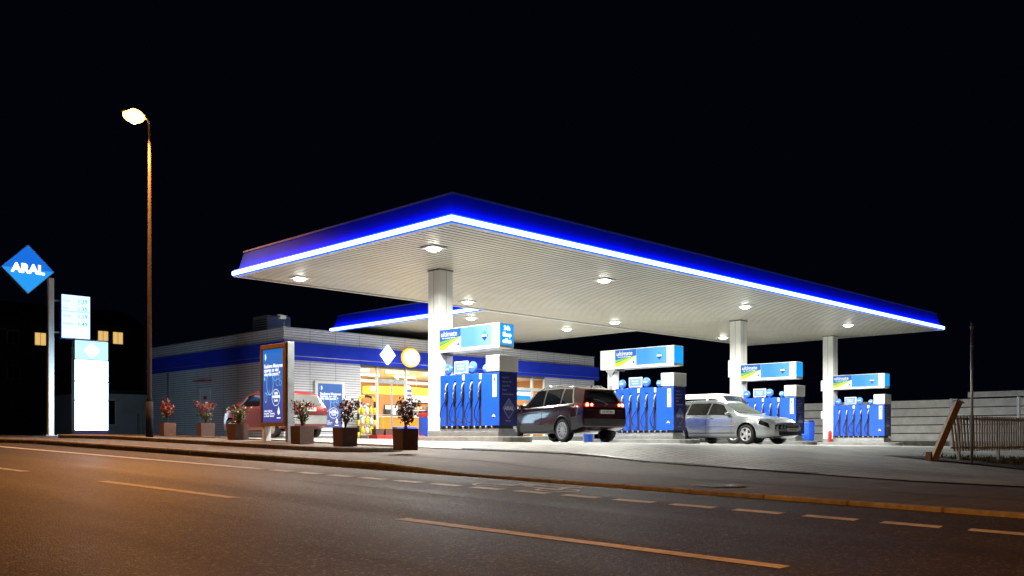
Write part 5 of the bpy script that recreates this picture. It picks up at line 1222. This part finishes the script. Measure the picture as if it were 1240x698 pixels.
def railing():
    a, b = Vector((23.1, 8.15)), Vector((31.5, 6.9)); d = (b - a); Ln = d.length; ang = math.atan2(d.y, d.x)
    gz = EZ - .29 - .04; t = thing('picket_railing', 'grey metal picket railing, its left end bent over, beside the leaning timber', 'railing', (a.x, a.y, gz - .2), ang)
    mb = MB(); n = int(Ln / .125)
    for k in range(n):
        x = .06 + k * .125; lean = -.26 * max(0, 1 - k / 9); mb.box(-.03, .03, -.012, .012, .22, 1.07, M_GREY, X=Matrix.Translation((x, 0, 0)) @ Matrix(((1, 0, lean * .9, 0), (0, 1, 0, 0), (0, 0, 1, 0), (0, 0, 0, 1))))
    mb.m = [mat('picket_grey', (.40, .40, .38), .55, noise=(4, .15))]; mb.build('pickets', t)
    mb = MB(); mb.box(-.25, Ln, .014, .05, .98, 1.03, M_GREY); mb.box(-.1, Ln, .014, .05, .28, .33, M_GREY); mb.build('rail', t)
    for x in (.35, 2.3, 4.3, 6.3, 8.2):
        mb = MB(); mb.box(x - .03, x + .03, .051, .11, -.35, 1.05, M_GREY); mb.build('post', t)
railing()
def leaning_post():
    d = 21.6; r_ = (1126 - 620) / 1120 * d; x, y = (d + r_) / 1.41421, (d - r_) / 1.41421; g = G(x, y)
    t = thing('leaning_timber_post', 'thick timber post leaning to the right against the end of the railing', 'post', (x, y, g - .05), 0)
    # lean along the picture's right: direction (1,-1)
    top = Vector((.47, -.47, 1.44)); ax = top.normalized(); u = Vector((1, 1, 0)).normalized(); v = ax.cross(u).normalized(); hw = .07
    P = [q for c in (Vector((0, 0, -.1)), top) for q in (c + u * hw + v * hw, c - u * hw + v * hw, c - u * hw - v * hw, c + u * hw - v * hw)]
    mb = MB(); mb.add(P, [(0, 3, 2, 1), (4, 5, 6, 7), (0, 1, 5, 4), (1, 2, 6, 5), (2, 3, 7, 6), (3, 0, 4, 7)], M_WOOD); mb.build('timber', t)
    mb = MB(); c = top; mb.add([c + u * .1 + v * .1, c - u * .1 + v * .1, c - u * .1 - v * .1, c + u * .1 - v * .1, c + ax * .04 + u * .09 + v * .09, c + ax * .04 - u * .09 + v * .09, c + ax * .04 - u * .09 - v * .09, c + ax * .04 + u * .09 - v * .09], [(0, 3, 2, 1), (4, 5, 6, 7), (0, 1, 5, 4), (1, 2, 6, 5), (2, 3, 7, 6), (3, 0, 4, 7)], M_GREY); mb.build('cap', t)
    mb = MB(); mb.box(-.16, -.04, -.08, .04, .0, .28, M_WOOD, .01); mb.build('stump_block', t)
leaning_post()
d = 21.3; r_ = (1177 - 620) / 1120 * d; x, y = (d + r_) / 1.41421, (d - r_) / 1.41421; g = G(x, y)
t = thing('sign_post', 'thin grey steel post standing upright in front of the picket railing', 'post', (x, y, g), 0)
mb = MB(); mb.tube([(0, 0, -.1), (0, 0, 3.28)], .032, M_STEEL, 12); mb.build('pipe', t)
mb = MB(); [mb.tube([(0, 0, z), (0, 0, z + .05)], .04, M_GREY, 12) for z in (2.2, 2.72, 3.15)]; mb.build('clamp', t)
mb = MB(); mb.lathe([(.034, 3.28), (.03, 3.30), (0, 3.31)], M_DARK, 12); mb.build('cap', t)
# low undergrowth below the railing
def undergrowth():
    mb = MB(); rr = random.Random(11); ms = [mat('weed_dark', (.03, .045, .015), .7), mat('weed_olive', (.06, .06, .02), .7), mat('weed_dry', (.10, .075, .035), .8)]
    for k in range(5200):
        u = rr.random(); x = 22.7 + u * 11; y = 8.6 - .15 * (x - 22) + rr.gauss(-.35, .45); z = G(x, y) + .0; l = rr.uniform(.05, .15) * (.4 if x < 23.6 else 1); a = rr.uniform(0, 6.28)
        tip = Vector((x + math.cos(a) * l * .5, y + math.sin(a) * l * .5, z + l)); w_ = Vector((-math.sin(a), math.cos(a), 0)) * rr.uniform(.008, .022); b = Vector((x, y, z))
        mid = b.lerp(tip, .5) + Vector((0, 0, l * .15)); mb.add([b - w_ * .6, b + w_ * .6, mid + w_, tip, mid - w_], [(0, 1, 2, 3, 4)], ms[rr.choice((0, 0, 1, 1, 2))])
    tag(mb.build('undergrowth'), 'dark weeds and undergrowth below the railing', 'undergrowth', kind='stuff')
undergrowth()
mb = MB()
vs = []; fs = []; PR = frange(0, 1, .1); XR = frange(22.3, 36, .8)
for x in XR:
    for v in PR: y = 9.6 - .15 * (x - 22) - 3.6 * v; vs.append((x, y, G(x, y) + .024 + .03 * math.sin(3.14 * v)))
for i in range(len(XR) - 1):
    for j in range(len(PR) - 1): a = i * len(PR) + j; fs.append((a, a + 1, a + 1 + len(PR), a + len(PR)))
mb.add(vs, fs, M_EARTH, True); tag(mb.build('soil_bed'), kind='structure')

# ---------------------------------------------------------------- far buildings on the left
def at(px, d): r_ = (px - 620) / 1120 * d; return (d + r_) / math.sqrt(2), (d - r_) / math.sqrt(2)
def house(px, d, w_, dp, h, label, wins, m, roof=False):
    x, y = at(px, d); t = thing('building', label, 'building', (x, y, G(x, y) - .1), R(0))
    mb = MB(); mb.box(-w_ / 2, w_ / 2, 0, dp, 0, h, m); mb.build('wall', t)
    mb = MB()
    if roof: mb.add([(-w_ / 2 - .3, -.3, h), (w_ / 2 + .3, -.3, h), (w_ / 2 + .3, dp + .3, h), (-w_ / 2 - .3, dp + .3, h), (-w_ / 2 - .3, dp / 2, h + 2.4), (w_ / 2 + .3, dp / 2, h + 2.4)], [(0, 1, 5, 4), (2, 3, 4, 5), (0, 4, 3), (1, 2, 5), (0, 3, 2, 1)], mat('roof_tile', (.06, .03, .025), .8))
    else: mb.box(-w_ / 2 - .1, w_ / 2 + .1, -.1, dp + .1, h, h + .2, M_DARK)
    mb.build('roof', t)
    for wx, wz, lit in wins:
        mb = MB(); mb.box(wx - .6, wx + .6, -.06, -.001, wz, wz + 1.4, M_WHITE); f = mb.build('window', t)
        mb = MB(); mb.box(wx - .52, wx - .03, -.08, -.061, wz + .07, wz + 1.33, glow('lit_room', (1, .62, .2), .8) if lit else M_GLASSD); mb.box(wx + .03, wx + .52, -.08, -.061, wz + .07, wz + 1.33, glow('lit_room', (1, .62, .2), .8) if lit else M_GLASSD); mb.build('pane', f)
M_HW = mat('dim_render', (.16, .14, .13), .9, noise=(1, .15)); M_HW2 = mat('pale_render', (.6, .6, .62), .8, noise=(1, .1))
house(78, 98, 17, 10, 12.2, 'dark three storey house with lit windows behind the price board', [(-2.4, 9.6, 1), (.2, 9.6, 0), (4.0, 10.3, 1), (5.6, 10.3, 1), (-5, 9.6, 0), (-5, 6, 0), (0, 6, 0), (4.5, 6, 0)], M_HW, True)
house(12, 120, 16, 10, 9, 'dark low house at the far left behind the distant lamp', [(-4, 5, 0), (0, 5, 0), (4, 5, 0), (-3, 1.5, 0), (3, 1.5, 0)], M_HW, True)
house(156, 50, 4.4, 6, 2.3, 'low pale building between the lit pylon and the street lamp', [(-1.3, .6, 0)], M_HW2)
# timber rail posts by the far building
for i, px in enumerate((168, 174, 178)):
    x, y = at(px, 46); mb = MB(); mb.box(-.05, .05, -.05, .05, 0, 1.05, M_GREY, .01); mb.box(-.06, .06, -.06, .06, 1.05, 1.09, M_STEEL)
    obj1('bollard', ['thin grey bollard left of its two neighbours near the street lamp', 'middle thin grey bollard of three near the street lamp', 'thin grey bollard right of its two neighbours near the street lamp'][i], 'bollard', mb, (x, y, G(x, y)), 'thin grey bollards')
